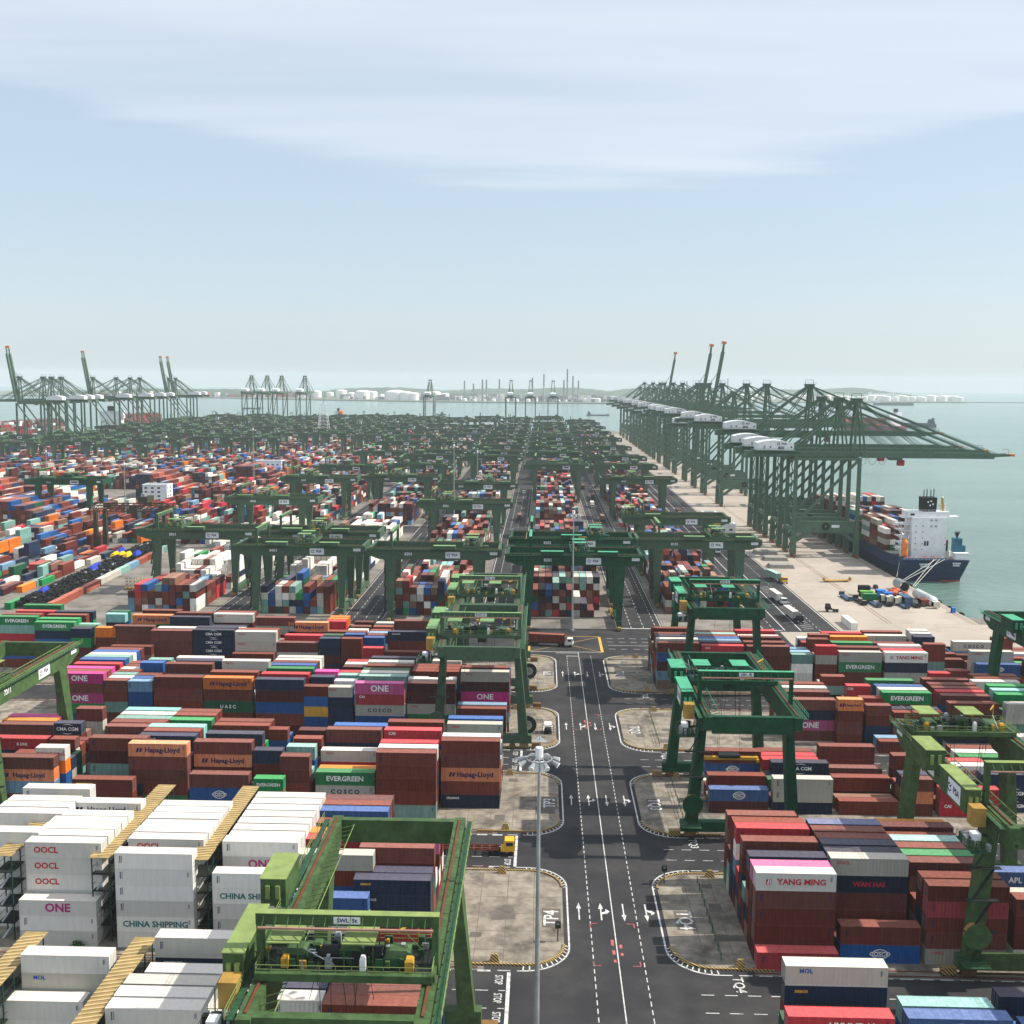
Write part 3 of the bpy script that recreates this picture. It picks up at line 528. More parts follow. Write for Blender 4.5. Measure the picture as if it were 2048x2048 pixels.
# right quay corner and apron
for (x, y, z, dx, dy, c) in [(112.5, 388, 0.05, 2.44, 13.6, 'w'), (178, 398, 1.3, 12.19, 2.44, 'n'), (192, 399, 1.3, 12.19, 2.44, 'q'), (200, 392, .1, 12.19, 2.44, 'n'), (214, 394, .1, 12.19, 2.44, 'w'), (214, 394, 2.7, 12.19, 2.44, 'B'),
                             (131.5, 437.5, 1.2, 5.4, 2.5, 'e'), (187, 380, .1, 12.19, 2.44, 'B'), (202, 380, .1, 12.19, 2.44, 'w'), (187, 372, .1, 12.19, 2.44, 'b'), (187, 372, 2.7, 12.19, 2.44, 'g'), (202, 366, .1, 12.19, 2.44, 'n'), (160, 372, .1, 12.19, 2.44, 'q'), (160, 372, 2.7, 12.19, 2.44, 'b'), (172, 360, .1, 12.19, 2.44, 'b')]:
    BOX.append([x, y, z, dx, dy, 2.6, c, ('Q', 0), x, int(y), int(z), 40])

# how much of each container the camera can see (a small id raster), to choose which ones are built one by one
def rank(boxes, RES=1024):
    zb = np.full((RES, RES), 1e9, np.float32); ib = np.full((RES, RES), -1, np.int32); s = RES/2048
    A = np.array([bx[:6] for bx in boxes]); 
    def proj(x, y, z):
        p = np.stack([x, y, z-CH], -1); a = p@np.array(cf); return 1024*s+F*s*(p@np.array(cR))/a, 1024*s+F*s*(p@np.array(cD))/a, a
    x0, y0, z0, dx_, dy_, dz_ = A.T; x1 = x0+dx_; y1 = y0+dy_; z1 = z0+dz_
    xs = np.where(x0+dx_/2 > 0, x0, x1)
    faces = [[(x0, y0, z1), (x1, y0, z1), (x1, y1, z1), (x0, y1, z1)], [(x0, y0, z0), (x1, y0, z0), (x1, y0, z1), (x0, y0, z1)], [(xs, y0, z0), (xs, y1, z0), (xs, y1, z1), (xs, y0, z1)]]
    for fc in faces:
        P = [proj(*c) for c in fc]; U = np.stack([p[0] for p in P], 1); V = np.stack([p[1] for p in P], 1); D = np.mean([p[2] for p in P], 0)
        mn = np.floor(U.min(1)).astype(int); mxx = np.ceil(U.max(1)).astype(int); vn = np.floor(V.min(1)).astype(int); vx = np.ceil(V.max(1)).astype(int)
        for i in range(len(boxes)):
            a0, a1, b0, b1 = max(0, mn[i]), min(RES, mxx[i]), max(0, vn[i]), min(RES, vx[i])
            if a0 >= a1 or b0 >= b1: continue
            gx, gy = np.meshgrid(np.arange(a0, a1)+.5, np.arange(b0, b1)+.5); ins = None; sg = 0
            for j in range(4):
                e = (U[i, (j+1) % 4]-U[i, j])*(gy-V[i, j])-(V[i, (j+1) % 4]-V[i, j])*(gx-U[i, j])
                if j == 0: pos = e >= 0; neg = e <= 0
                else: pos &= e >= 0; neg &= e <= 0
            ins = (pos | neg) & (zb[b0:b1, a0:a1] > D[i])
            zb[b0:b1, a0:a1][ins] = D[i]; ib[b0:b1, a0:a1][ins] = i
    return np.bincount(ib[ib >= 0], minlength=len(boxes))
cnt = rank(BOX)
order = np.argsort(-cnt)[:300]; single = set(int(i) for i in order if cnt[i] > 0)

CM = {}
def shell(dx, dy, dz, m, reefer):
    """container body with corner posts, rails and corrugated sides, origin at its low corner"""
    b = MB(); al = dx > dy; L, W = (dx, dy) if al else (dy, dx)
    def P(u, v, z): return (u, v, z) if al else (v, u, z)
    def bx(u0, u1, v0, v1, z0, z1):
        b.box(u0, u1, v0, v1, z0, z1, m) if al else b.box(v0, v1, u0, u1, z0, z1, m)
    for u in (0, L-.16):
        for v in (0, W-.16): bx(u, u+.16, v, v+.16, 0, dz)
    for v in (0, W-.1): bx(.16, L-.16, v, v+.1, 0, .15); bx(.16, L-.16, v, v+.1, dz-.1, dz)
    bx(0, .1, .16, W-.16, dz-.12, dz); bx(L-.1, L, .16, W-.16, dz-.12, dz)
    bx(.1, L-.1, .1, W-.1, dz-.06, dz-.025); bx(.1, L-.1, .1, W-.1, .05, .15)
    if reefer: bx(.16, L-.16, .03, W-.03, .15, dz-.1)
    else:
        n = int((L-.32)/.56); st = (L-.32)/n; k = b.mi(m)
        for v, d in ((.025, 1), (W-.025, -1)):
            us = []
            for i in range(n): u = .16+i*st; us += [(u, 0), (u+st*.3, 0), (u+st*.5, .05), (u+st*.8, .05)]
            us.append((L-.16, 0)); i0 = len(b.v)
            for u, o in us: b.v += [P(u, v+d*o, .15), P(u, v+d*o, dz-.1)]
            for i in range(len(us)-1): b.f.append((i0+2*i, i0+2*i+2, i0+2*i+3, i0+2*i+1)); b.m.append(k)
    bx(.04, .1, .16, W-.16, .15, dz-.12)
    # ribs across the roof
    nr = int(L/1.15)
    if not reefer:
        for i in range(1, nr): bx(i*L/nr-.06, i*L/nr+.06, .12, W-.12, dz-.026, dz-.008)
    return b.mesh('body')
def door_mesh(dx, dy, dz, m, face):
    b = MB(); al = dx > dy; L, W = (dx, dy) if al else (dy, dx)
    u = {'near': 0.02, 'far': L-.02}[face]; s = -1 if face == 'near' else 1
    def bx(u0, u1, v0, v1, z0, z1, mm):
        u0, u1 = min(u0, u1), max(u0, u1)
        b.box(u0, u1, v0, v1, z0, z1, mm) if al else b.box(v0, v1, u0, u1, z0, z1, mm)
    for v0, v1 in ((.17, W/2-.02), (W/2+.02, W-.17)):
        bx(u-s*.05, u, v0, v1, .16, dz-.13, m)
        for q in (.28, .72): bx(u+s*.001, u+s*.03, v0+(v1-v0)*q-.025, v0+(v1-v0)*q+.025, .17, dz-.14, GREY)
        for z in (.5, 1.25, 2.0): bx(u+s*.001, u+s*.02, v0+.05, v1-.05, z, z+.07, m)
    return b.mesh('door')
def emblem(m, kind):
    k = ('emb', kind)
    if k in CM: return CM[k]
    b = MB()
    if kind == 'ring':
        for rr in (1.0,):
            for j in range(16):
                a0, a1 = 2*math.pi*j/16, 2*math.pi*(j+1)/16; b.poly([(1.5*math.cos(a0), math.sin(a0), 0), (1.5*math.cos(a1), math.sin(a1), 0), (1.3*math.cos(a1), .82*math.sin(a1), 0), (1.3*math.cos(a0), .82*math.sin(a0), 0)], m)
        for y in (-.45, .45): b.poly([(-1.2, y-.05, .002), (1.2, y-.05, .002), (1.2, y+.05, .002), (-1.2, y+.05, .002)], m)
    elif kind == 'swoosh':
        for s in (1, -1):
            for j in range(8):
                a0, a1 = R(50+j*9), R(59+j*9); w0 = .16*math.sin(math.pi*j/8)+.01; w1 = .16*math.sin(math.pi*(j+1)/8)+.01
                b.poly([(s*(math.cos(a0)*2.6), s*(math.sin(a0)*1.25), 0), (s*(math.cos(a1)*2.6), s*math.sin(a1)*1.25, 0), (s*math.cos(a1)*2.6, s*(math.sin(a1)*1.25+w1), 0), (s*math.cos(a0)*2.6, s*(math.sin(a0)*1.25+w0), 0)], m)
    elif kind == 'square':
        b.poly([(-.5, -.5, 0), (.5, -.5, 0), (.5, .5, 0), (-.5, .5, 0)], m); b.poly([(-.35, -.42, .004), (-.1, -.42, .004), (.1, .42, .004), (-.15, .42, .004)], SIGN); b.poly([(.12, -.42, .004), (.35, -.42, .004), (.42, .42, .004), (.25, .42, .004)], SIGN)
    elif kind == 'slash':
        for o in (0, .75): b.poly([(-.7+o, -.5, 0), (-.2+o, -.5, 0), (.15+o, .5, 0), (-.35+o, .5, 0)], m)
    elif kind == 'marks':
        for (x, y, w_, h_) in ((0, 0, .24, 1.3), (.4, .1, .12, 1.0)): 
            for q in range(4): b.poly([(x, y-q*.36, 0), (x+w_, y-q*.36, 0), (x+w_, y-q*.36+.26, 0), (x, y-q*.36+.26, 0)], m)
    CM[k] = b.mesh('emblem'); return CM[k]
TM = {k: mat('lettering_'+k, v, .6, var=.1) for k, v in TXT.items()}
BAYW = {}
def make_container(i):
    x, y, z, dx_, dy_, dz_, c, zone, bay, row, tier, L = BOX[i]; p = paint(c) if c in LOGO else c
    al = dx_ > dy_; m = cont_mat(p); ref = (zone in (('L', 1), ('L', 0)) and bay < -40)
    root = empty('shipping_container', (x, y, z))
    key = (round(dx_, 2), round(dy_, 2), round(dz_, 2), p, ref)
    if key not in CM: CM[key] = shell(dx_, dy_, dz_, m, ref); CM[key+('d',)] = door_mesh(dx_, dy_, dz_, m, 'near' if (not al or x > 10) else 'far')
    o = bpy.data.objects.new('body', CM[key]); COL.objects.link(o); o.parent = root
    d = bpy.data.objects.new('door', CM[key+('d',)]); COL.objects.link(d); d.parent = root
    f = -.012
    if al:
        def tx(s, mm, u, v, size): put_text(s, mm, (dx_*u, f, v), size, (1, 0, 0), (0, 0, 1), root)
        def em(kind, mm, u, v, size):
            e = bpy.data.objects.new('emblem', emblem(mm, kind)); COL.objects.link(e); e.parent = root; M = Matrix(((size, 0, 0), (0, 0, size), (0, -size, 0))).transposed().to_4x4(); M.translation = (dx_*u, f, v); e.matrix_local = M
        if c in LOGO:
            pc, s, tcol, hh, u = LOGO[c]; mm = TM[tcol]; sz = dz_*hh*1.55
            if L == 20: sz = min(sz, dx_*.85/max(3, len(s))*1.6)
            v = dz_*.5 if c not in ('G', 'M', 'T', 's', 'z') else dz_*.74
            tx(s, mm, u, v, sz)
            if c in 'Hh': em('slash', TM['N'], u-.40 if L != 20 else .14, v, .9)
            if c == 'Y': em('square', TM['R'], u-.41 if L != 20 else .12, v, .8)
            if c == 'C': em('ring', mm, u, v, .85)
            if c == 'c': em('swoosh', mm, u, v, .8)
        elif rnd.random() < .85: em('marks', TM['W'] if p not in 'wga' else TM['N'], .06, dz_*.72, .8)
        if rnd.random() < .6: em('marks', TM['W'] if p not in 'wga' else TM['N'], .93, dz_*.76, .5)
    else:
        def emx(kind, mm, yy, v, size):
            e = bpy.data.objects.new('emblem', emblem(mm, kind)); COL.objects.link(e); e.parent = root; M = Matrix(((size, 0, 0), (0, 0, size), (0, -size, 0))).transposed().to_4x4(); M.translation = (1.5, -.045, v); e.matrix_local = M
        if rnd.random() < .6: emx('marks', TM['W'] if p not in 'wga' else TM['N'], 0, dz_*.8, .45)
        if c in LOGO and x < 0: put_text(LOGO[c][1], TM[LOGO[c][2]], (dx_+.015, dy_*.5, dz_*.5), dz_*.42, (0, 1, 0), (0, 0, 1), root)
    return root, p, ref
# words that place each stack
bays_of = {}; rows_of = {}
for bx in BOX:
    if bx[7][0] in 'LR': bays_of.setdefault(bx[7], set()).add(bx[8])
    rows_of.setdefault((bx[7], 0 if bx[7][0] in 'BSW' else bx[8]), set()).add(bx[8] if bx[7][0] in 'BSW' else bx[9])
def bayname(zone, X):
    xs = sorted(bays_of[zone], key=lambda q: abs(q-12)); return ORD[xs.index(X)+1]
BLN = {('L', 0): 'nearest block left of road', ('R', 0): 'nearest block right of road'}
for i in range(1, 5): BLN[('L', i)] = f'block beside TP{5-i} island'; BLN[('R', i)] = f'block beside TQ{5-i} island'
colw = {62.5: 'right yard column', 11: 'central yard column', -40.5: 'second yard column', -92: 'third yard column', -143.5: 'fourth yard column'}
TW = ['bottom', 'second', 'third', 'fourth', 'fifth', 'sixth', 'seventh', 'eighth']
TCW = {'W': 'white', 'N': 'dark', 'M': 'magenta', 'R': 'red', 'B': 'blue', 'T': 'teal', 'Y': 'yellow'}
for i in sorted(single):
    x, y, z, dx_, dy_, dz_, c, zone, bay, row, tier, L = BOX[i]
    root, p, ref = make_container(i); cn = NAMES[p]; kind = 'reefer' if ref else 'container'
    if c in LOGO and (dx_ > dy_ or x < 0): cn = cn+' '+TCW[LOGO[c][2]]+'-lettered'
    if zone[0] in 'LR':
        rw = ORD[sorted(rows_of[(zone, bay)]).index(row)+1]
        lab = f"{cn} {kind}, {TW[tier]} tier, {rw} row, {bayname(zone, bay)} bay, {BLN[zone]}"; grp = 'containers stacked in the blocks beside the main road'
    elif zone[0] == 'B':
        ys_ = sorted(rows_of[(zone, 0)]); yi = ys_.index(bay); sub = '' if L == 40 else (' nearer half' if abs(y-bay) < 1 else ' farther half')
        lab = f"{cn} container, {TW[tier]} tier, {ORD[row+1]} stack, {ORD[yi+1]} bay{sub}, {colw.get(zone[1], 'far yard column')}"; grp = 'containers in the long yard columns'
    elif zone[0] == 'S':
        ys_ = sorted(rows_of[(zone, 0)]); lab = f"{cn} container on the moored ship, {TW[tier]} tier, {ORD[row+1]} stack, {ORD[ys_.index(bay)+1]} bay"; grp = 'containers on the moored ship'
    elif zone[0] == 'T': lab = f"{cn} container in the low row under black tarpaulins, {ORD[row+1]} from the camera"; grp = 'containers under the tarpaulin heap'
    elif zone[0] == 'Q': lab = f"{cn} container on the right quay corner, {'upper' if z > 2 else 'lower'}, {ORD[int(x)-100] if x < 175 else ORD[int((x-170))]} place rightward"; grp = 'containers loose on the quay'
    else: lab = f"{cn} container, old left yard, {TW[tier]} tier, {ORD[min(79, max(1, int((x+340)/2.66)))]} line, {ORD[min(79, max(1, int((y-390)/6)))]} bay"; grp = 'containers of the old left yard'
    tag(root, lab, 'container', grp)
# all the rest: one mass
V = []; Fc = []; C_ = []
fr = np.array([(3, 2, 1, 0), (4, 5, 6, 7), (0, 1, 5, 4), (1, 2, 6, 5), (2, 3, 7, 6), (3, 0, 4, 7)])
for i, bx in enumerate(BOX):
    if i in single: continue
    x, y, z, a, d, h, c = bx[:7]; p = paint(c) if c in LOGO else c; n = len(V); j = rnd.uniform(.72, 1.25); col = tuple(min(1, q*j) for q in PAL[p])+(1,)
    V += [(x, y, z), (x+a, y, z), (x+a, y+d, z), (x, y+d, z), (x, y, z+h), (x+a, y, z+h), (x+a, y+d, z+h), (x, y+d, z+h)]
    for f in fr: Fc.append(tuple(n+f)); C_.append(col)
me = bpy.data.meshes.new('container_mass'); me.from_pydata(V, [], Fc); at = me.color_attributes.new('paint', 'FLOAT_COLOR', 'CORNER')
arr = np.repeat(np.array(C_, np.float32), 4, axis=0); at.data.foreach_set('color', arr.ravel())
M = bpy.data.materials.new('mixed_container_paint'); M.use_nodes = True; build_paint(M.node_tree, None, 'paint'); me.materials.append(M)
o = bpy.data.objects.new('container_mass', me); COL.objects.link(o); tag(o, 'thousands of smaller and hidden stacked containers of mixed colours across the port', 'containers', kind='stuff')
# ------------------------------------------------------------------ reefer racks
def rack(x0, x1, y0, y1, levels, h, lab):
    r = empty('reefer_rack', (x0, y0, .15)); w_ = x1-x0; d = y1-y0; n = max(1, round(d/2.84)); FG = mat('rack_green', (.02, .05, .035), .6)
    b = MB()
    for i in range(0, n+1):
        for x in (0, w_): b.cbox((x, i*d/n, h/2), (.16, .16, h), FG)
    for l in range(1, levels+1):
        for x in (0, w_): b.beam((x, 0, l*h/levels+1.0 if l < levels else h), (x, d, l*h/levels+1.0 if l < levels else h), .06, .06, FG)
    b.build('frame', r)
    for l in range(1, levels):
        b = MB(); z = l*h/levels; b.box(0, w_, 0, d, z-.12, z, DK); b.box(-.06, 0, 0, d, z-.2, z, FG); b.box(w_, w_+.06, 0, d, z-.2, z, FG); b.build('walkway_level', r)
    b = MB()
    for l in range(levels-1):
        z = l*h/levels; b.beam((.5, .3, z), (w_-.4, 2.3, z+h/levels), .5, .08, GREY)
    b.build('stair', r)
    b = MB(); RF = mat('sand_yellow_roof', (.33, .235, .10), .7, dirt=((.3, .22, .1), .5), dscale=.8); RF2 = mat('sand_yellow_roof_rib', (.50, .38, .19), .7)
    b.box(-.25, w_+.25, -.4, d+1.2, h, h+.06, RF); k = int(d/.95)
    for i in range(k): y = i*d/k; b.hexa([(-.2, y, h+.06), (w_+.2, y+.9, h+.06), (w_+.2, y+1.2, h+.06), (-.2, y+.3, h+.06), (-.2, y, h+.2), (w_+.2, y+.9, h+.2), (w_+.2, y+1.2, h+.2), (-.2, y+.3, h+.2)], RF2)
    b.build('ribbed_roof', r); tag(r, lab, 'rack', 'steel racks between the white reefer stacks')
for (a, c, y0, y1, lv, h, lab) in [(-70.0, -67.2, 160.5, 190, 5, 14.0, 'tall steel rack with sand-yellow ribbed roof, second from left beside TP4 block'), (-54.3, -51.7, 160.5, 190, 5, 14.0, 'tall steel rack with sand-yellow ribbed roof, nearest the road in the TP4 block'),
                                   (-85.4, -82.8, 160.5, 190, 5, 14.0, 'tall steel rack with sand-yellow ribbed roof, leftmost in the TP4 block'), (-57.2, -54.6, 118, 144, 3, 9.2, 'lower steel rack with ribbed sand-yellow roof, bottom of the picture'), (-74.0, -71.2, 122, 146, 3, 8.6, 'lower steel rack with ribbed roof at the bottom left corner')]: rack(a, c, y0, y1, lv, h, lab)
# low bush at the foot of the reefer stacks
r = random.Random(3); b = MB(); LEAF = mat('bush_leaves', (.035, .10, .02), .8, var=.4, scale=3)
for i in range(420):
    a, e, q = r.uniform(0, 6.28), r.uniform(0, 1.5), r.uniform(.5, 1.1); c = Vector((math.cos(a)*math.cos(e)*q*1.2, math.sin(a)*math.cos(e)*q*1.2, math.sin(e)*q*1.3)); t = Vector((r.uniform(-1, 1), r.uniform(-1, 1), r.uniform(-1, 1)))*.16; u = Vector((r.uniform(-1, 1), r.uniform(-1, 1), r.uniform(-1, 1)))*.16
    b.poly([c, c+t, c+t+u, c+u], LEAF)
tag(b.build('bush', loc=(-71.8, 158.0, .15)), 'small green bush at the foot of the white reefer stacks', 'bush')

# ------------------------------------------------------------------ yard cranes
def rail_fence(b, p, q, m, step=1.6, h=1.05):
    p = Vector(p); q = Vector(q); L = (q-p).length; n = max(1, int(L/step))
    for z in (h, h*.55): b.beam(p+Vector((0, 0, z)), q+Vector((0, 0, z)), .05, .05, m)
    for i in range(n+1): c = p+(q-p)*i/n; b.beam(c, c+Vector((0, 0, h)), .05, .05, m)
def yard_crane(g, roof, tx=0.0, half=8.4, num='', mir=1, boxes=True, spreader=False, full=True):
    """span along x; goal frame at the -x end; signs, number and power boxes on the -y side (mirrored when mir=-1)"""
    root = empty('yard_crane'); Y = lambda y: y*mir
    def bx(b, x0, x1, y0, y1, z0, z1, m): b.box(x0, x1, min(Y(y0), Y(y1)), max(Y(y0), Y(y1)), z0, z1, m)
    for s in (-1, 1):
        b = MB(); y0, y1 = s*half-.75, s*half+.75; ya, yb = sorted((Y(y0), Y(y1)))
        pts = [(-25, 24.6), (-20.5, 22.9), (20.5, 22.9), (25, 24.6), (25, 27), (-25, 27)]; i = len(b.v); k = b.mi(g)
        b.v += [(x, ya, z) for x, z in pts]+[(x, yb, z) for x, z in pts]
        b.f += [(0, 1, 2, 3, 4, 5), (11, 10, 9, 8, 7, 6)]+[(j, (j+1) % 6+0, (j+1) % 6+6, j+6)[::-1] for j in range(6)]; b.m += [k]*8
        for x in np.arange(-24, 24.1, 3): bx(b, x-.05, x+.05, s*half-.78, s*half+.78, 26.9, 27.03, g)
        o = b.build('girder', root)
        rb = MB(); bx(rb, -24, 24, s*half-.12, s*half+.12, 27.02, 27.2, RAIL); rb.build('rail', o)
        wb = MB(); yo = s*(half+1.45)
        bx(wb, -24.5, 24.5, yo-.38, yo+.38, 26.6, 26.66, MG); rail_fence(wb, (-24.5, Y(yo+s*.45), 26.6), (24.5, Y(yo+s*.45), 26.6), roof if g is not GB else GRB)
        for x in np.arange(-24, 24.1, 2.4): wb.beam((x, Y(s*half+s*.7), 25.6), (x, Y(yo+s*.4), 26.6), .09, .09, g)
        wb.build('walkway', root)
    # ladder-like cable tray inside one girder
    b = MB(); yi = -half+2.3; bx(b, -23, 23, yi+.28, yi+.34, 26.5, 26.62, roof)
    for x in np.arange(-23, 23.1, 1.55): b.beam((x, Y(-half+.75), 26.3), (x+.7, Y(yi+.3), 26.55), .1, .08, g)
    b.build('cable_tray', root)
    for s in (-1, 1):
        b = MB(); bx(b, s*24.0-.55, s*24.0+.55, -half+.76, half-.76, 23.7, 26.98, g); b.build('end_tie', root)
    for sx in (-1, 1):
        for sy in (-1, 1):
            b = MB(); b.taper(sx*16.3, Y(sy*(half+1.6)), 2.4, 1.7, 2.4, 22.95, 4.0, 1.46, g, sx*(16.3), Y(sy*half)); lg = b.build('leg', root)
            if sx < 0 and sy < 0:
                st = MB()
                for q in range(4): z = 3+q*5; st.beam((sx*16.3-1.9, Y(sy*(half+2.6)), z), (sx*16.3-1.9, Y(sy*(half-.4)), z+5), .6, .07, DK); st.box(sx*16.3-2.3, sx*16.3-1.3, Y(sy*(half+1))-2.4, Y(sy*(half+1))+2.4, z+4.95, z+5.03, DK)
                st.build('stair', lg)
        b = MB(); bx(b, sx*16.3-.85, sx*16.3+.85, -half-3.6, half+3.6, 1.4, 3.4, g); b.build('sill_beam', root)
        for sy in (-1, 1):
            b = MB(); y = sy*(half+3.2)
            for q in (-1.5, 1.5): bx(b, sx*16.3-.55, sx*16.3+.55, y+q-1.1, y+q+1.1, .35, 1.45, HAZ if q < 0 else RUST)
            for q in (-2.3, -.9, .9, 2.3): b.cyl((sx*16.3-.25, Y(y+q), .36), (sx*16.3+.25, Y(y+q), .36), .36, DK, 10)
            b.build('bogie', root)
    if boxes is True:
        b = MB(); b.cyl((-18.6, Y(-half-1.6), 7.5), (-17.4, Y(-half-1.6), 7.5), 1.7, mat('ochre_paint', (.40, .24, .06), .6, dirt=((.2, .12, .04), .5)), 18); b.cyl((-18.8, Y(-half-1.6), 7.5), (-18.6, Y(-half-1.6), 7.5), 2.0, g, 18); b.box(-20.5, -17, min(Y(-half-4), Y(-half)), max(Y(-half-4), Y(-half)), 3.4, 3.5, MG); rail_fence(b, (-20.5, Y(-half-4), 3.5), (-20.5, Y(-half), 3.5), g); b.build('cable_reel', root)
        b = MB()
        for q in range(3): b.beam((-15.2, Y(-half-.6+q*.4), 4), (-15.9, Y(-half-.2+q*.35), 23), .14, .14, (DK, g, GREY)[q])
        b.build('cable_duct', root)
    # goal frame with service hoist
    b = MB(); gx = -15.8
    for s in (-1, 1): bx(b, gx-.45, gx+.45, s*(half+.5)-.35, s*(half+.5)+.35, 27.0, 32.2, g)
    bx(b, gx-.5, gx+.5, -half-.9, half+.9, 32.2, 33.4, g); bx(b, gx-.52, gx+.52, -half-.92, half+.92, 33.4, 33.44, roof)
    for y in np.arange(-half, half, 1.3): b.beam((gx-.5, Y(y), 33.2), (gx-1.5, Y(y), 32.5), .08, .08, g)
    bx(b, gx-1.7, gx-1.45, -half-.4, half+.4, 32.3, 32.5, mat('faded_pink_rail', (.35, .2, .15)))
    gf = b.build('goal_frame', root)
    s_ = MB(); bx(s_, gx-.56, gx-.51, -1.4, 1.4, 32.45, 33.2, SIGN); s_.build('plate', gf)
    put_text('SWL  5t', TM['N'], (gx-.58, 0, 32.82), .62, (0, -1, 0), (0, 0, 1), gf)
    # trolley
    t = MB(); W2 = half+.4
    for x in (-3.1, 3.1): bx(t, tx+x-.35, tx+x+.35, -W2, W2, 27.3, 28.1, g)
    for y in (-W2, -3, 3, W2): bx(t, tx-3.1, tx+3.1, y-.25, y+.25, 27.3, 28.0, g)
    bx(t, tx-2.9, tx+2.9, -W2, W2, 27.7, 27.78, DK)
    for y in (-W2, W2): rail_fence(t, (tx-3.3, Y(y), 28), (tx+3.3, Y(y), 28), roof)
    for x in (-3.4, 3.4): rail_fence(t, (tx+x, -W2, 28), (tx+x, W2, 28), roof)
    tr = t.build('trolley', root)
    for (x, y, a, c, z, h, m) in [(0, -5.6, 2.6, 2.3, 28, 1.3, MG), (1.6, -3.6, 1.2, 1.0, 28, 1.1, MG), (0, 5.2, 3.0, 2.6, 28, 1.2, MG), (-1.8, 6.6, 1.1, .9, 28, 1.3, YEL), (-1.6, -6.4, .9, .8, 28, 1.2, YEL), (.3, .2, 2.0, 2.4, 28, 1.6, MG), (-2.2, 1.8, .6, .6, 28, 1.6, WHT), (2.2, -1.6, .7, .7, 28, 1.8, GREY)]:
        q = MB(); q.taper(tx+x, Y(y), z, a, c, z+h*.8, a, c, m); q.taper(tx+x, Y(y), z+h*.8, a, c, z+h, a*.7, c*.7, g if m is MG else m); q.build('machinery_box', tr)
    q = MB(); rq = random.Random(int(tx*10)+3)
    for i in range(46):
        x = rq.uniform(-3, 3); y = rq.uniform(-W2+.3, W2-.3); a = rq.uniform(.15, .6); c = rq.uniform(.15, .9); q.box(tx+x, tx+x+a, Y(y), Y(y)+c, 28, 28+rq.uniform(.2, 1.3), rq.choice((MG, MG, g, DK, GREY, YEL)))
    for i in range(22):
        p = Vector((tx+rq.uniform(-3, 3), rq.uniform(-W2, W2), 28.1+rq.uniform(0, .9))); q.beam(p, p+Vector((rq.choice((0, 2.2)), rq.choice((0, 3.0)), rq.choice((0, 0, 1.8))))+Vector((0, .2, 0)), .08, .08, rq.choice((g, DK, GREY)))
    for i in range(9): p = Vector((tx+rq.uniform(-2.5, 2.5), rq.uniform(-5, 5), 27.3)); q.beam(p, p+Vector((rq.uniform(-1, 1), rq.uniform(-1, 1), -rq.uniform(3, 9))), .06, .06, DK)
    q.build('pipework', tr)
    q = MB()
    for y in (-1.9, 2.6): q.cyl((tx-.2, Y(y-.9), 28.9), (tx-.2, Y(y+.9), 28.9), .75, DK, 12)
    q.build('winch_drum', tr)
    for y in (-6.4, 1.4):
        q = MB(); bx(q, tx-2.7, tx+2.2, y-1.7, y+1.7, 31.0, 31.12, roof)
        for a in (-2.5, 2.0):
            for c in (-1.5, 1.5): q.beam((tx+a, Y(y+c), 28), (tx+a, Y(y+c), 31), .1, .1, g)
        q.build('canopy', tr)
    q = MB()
    q.beam((tx+2.8, Y(7), 28), (tx+2.8, Y(7), 31.2), .16, .16, YEL); q.beam((tx+2.8, Y(7), 31.2), (tx-.2, Y(5.2), 31.2), .16, .2, YEL); q.build('davit', tr)
    q = MB(); bx(q, tx+3.5, tx+5.6, -1.1, 1.1, 24.6, 27.0, g); bx(q, tx+3.45, tx+5.65, -1.0, 1.0, 25.2, 26.3, GLS); q.build('cabin', tr)
    if spreader:
        q = MB(); zz = 11
        for x in (-1, 1):
            for y in (-2.4, 2.4): q.beam((tx+x, Y(y), zz), (tx+x*.8, Y(y*.7), 27.3), .05, .05, DK)
        bx(q, tx-.5, tx+.5, -6.1, 6.1, zz-.7, zz-.1, YEL); bx(q, tx-1.2, tx+1.2, -6.1, -5.6, zz-.9, zz-.3, YEL); bx(q, tx-1.2, tx+1.2, 5.6, 6.1, zz-.9, zz-.3, YEL); bx(q, tx-1.1, tx+1.1, -2.2, 2.2, zz-.1, zz+.5, DK); q.build('spreader', root)
    if boxes == 'top':
        for x0, x1 in ((tx-14, tx-6), (tx+6.4, tx+13.4)):
            if x0 < -23 or x1 > 23: continue
            q = MB(); bx(q, x0, x1, -half-2.9, -half-.5, 27.0, 28.3, g); bx(q, x0-.1, x1+.1, -half-3.0, -half-.4, 28.3, 28.42, roof); q.build('power_house', root)
    elif boxes:
        for x0, x1, y0, y1, z0, z1 in ((-1.5, 5.5, -half-4.3, -half-1.3, 26.7, 30.0), (-17.5, -7.0, -half-4.1, -half-1.9, 26.0, 29.6)):
            q = MB(); bx(q, x0, x1, y0, y1, z0, z1, g); bx(q, x0-.1, x1+.1, y0-.1, y1+.1, z1, z1+.12, roof)
            for y in (.3, .7): bx(q, x0-.35, x0, y0+(y1-y0)*y-.25, y0+(y1-y0)*y+.25, z0+1.0, z0+2.6, roof)
            for x in (x0+.4, x1-.4): q.beam((x, Y((y0+y1)/2), z0), (x, Y(-half-.7), 24.2), .25, .25, g)
            q.build('power_house', root)
        q = MB(); bx(q, -20.0, -17.8, -half-3.9, -half-2.0, 25.0, 27.8, mat('ochre_paint', (.40, .24, .06), .6, dirt=((.2, .12, .04), .5))); q.build('checker_cabin', root)
        q = MB(); rq = random.Random(int(tx*7)+1); bx(q, -24.5, -18.5, -half-5.6, -half-2.2, 22.9, 23.0, MG)
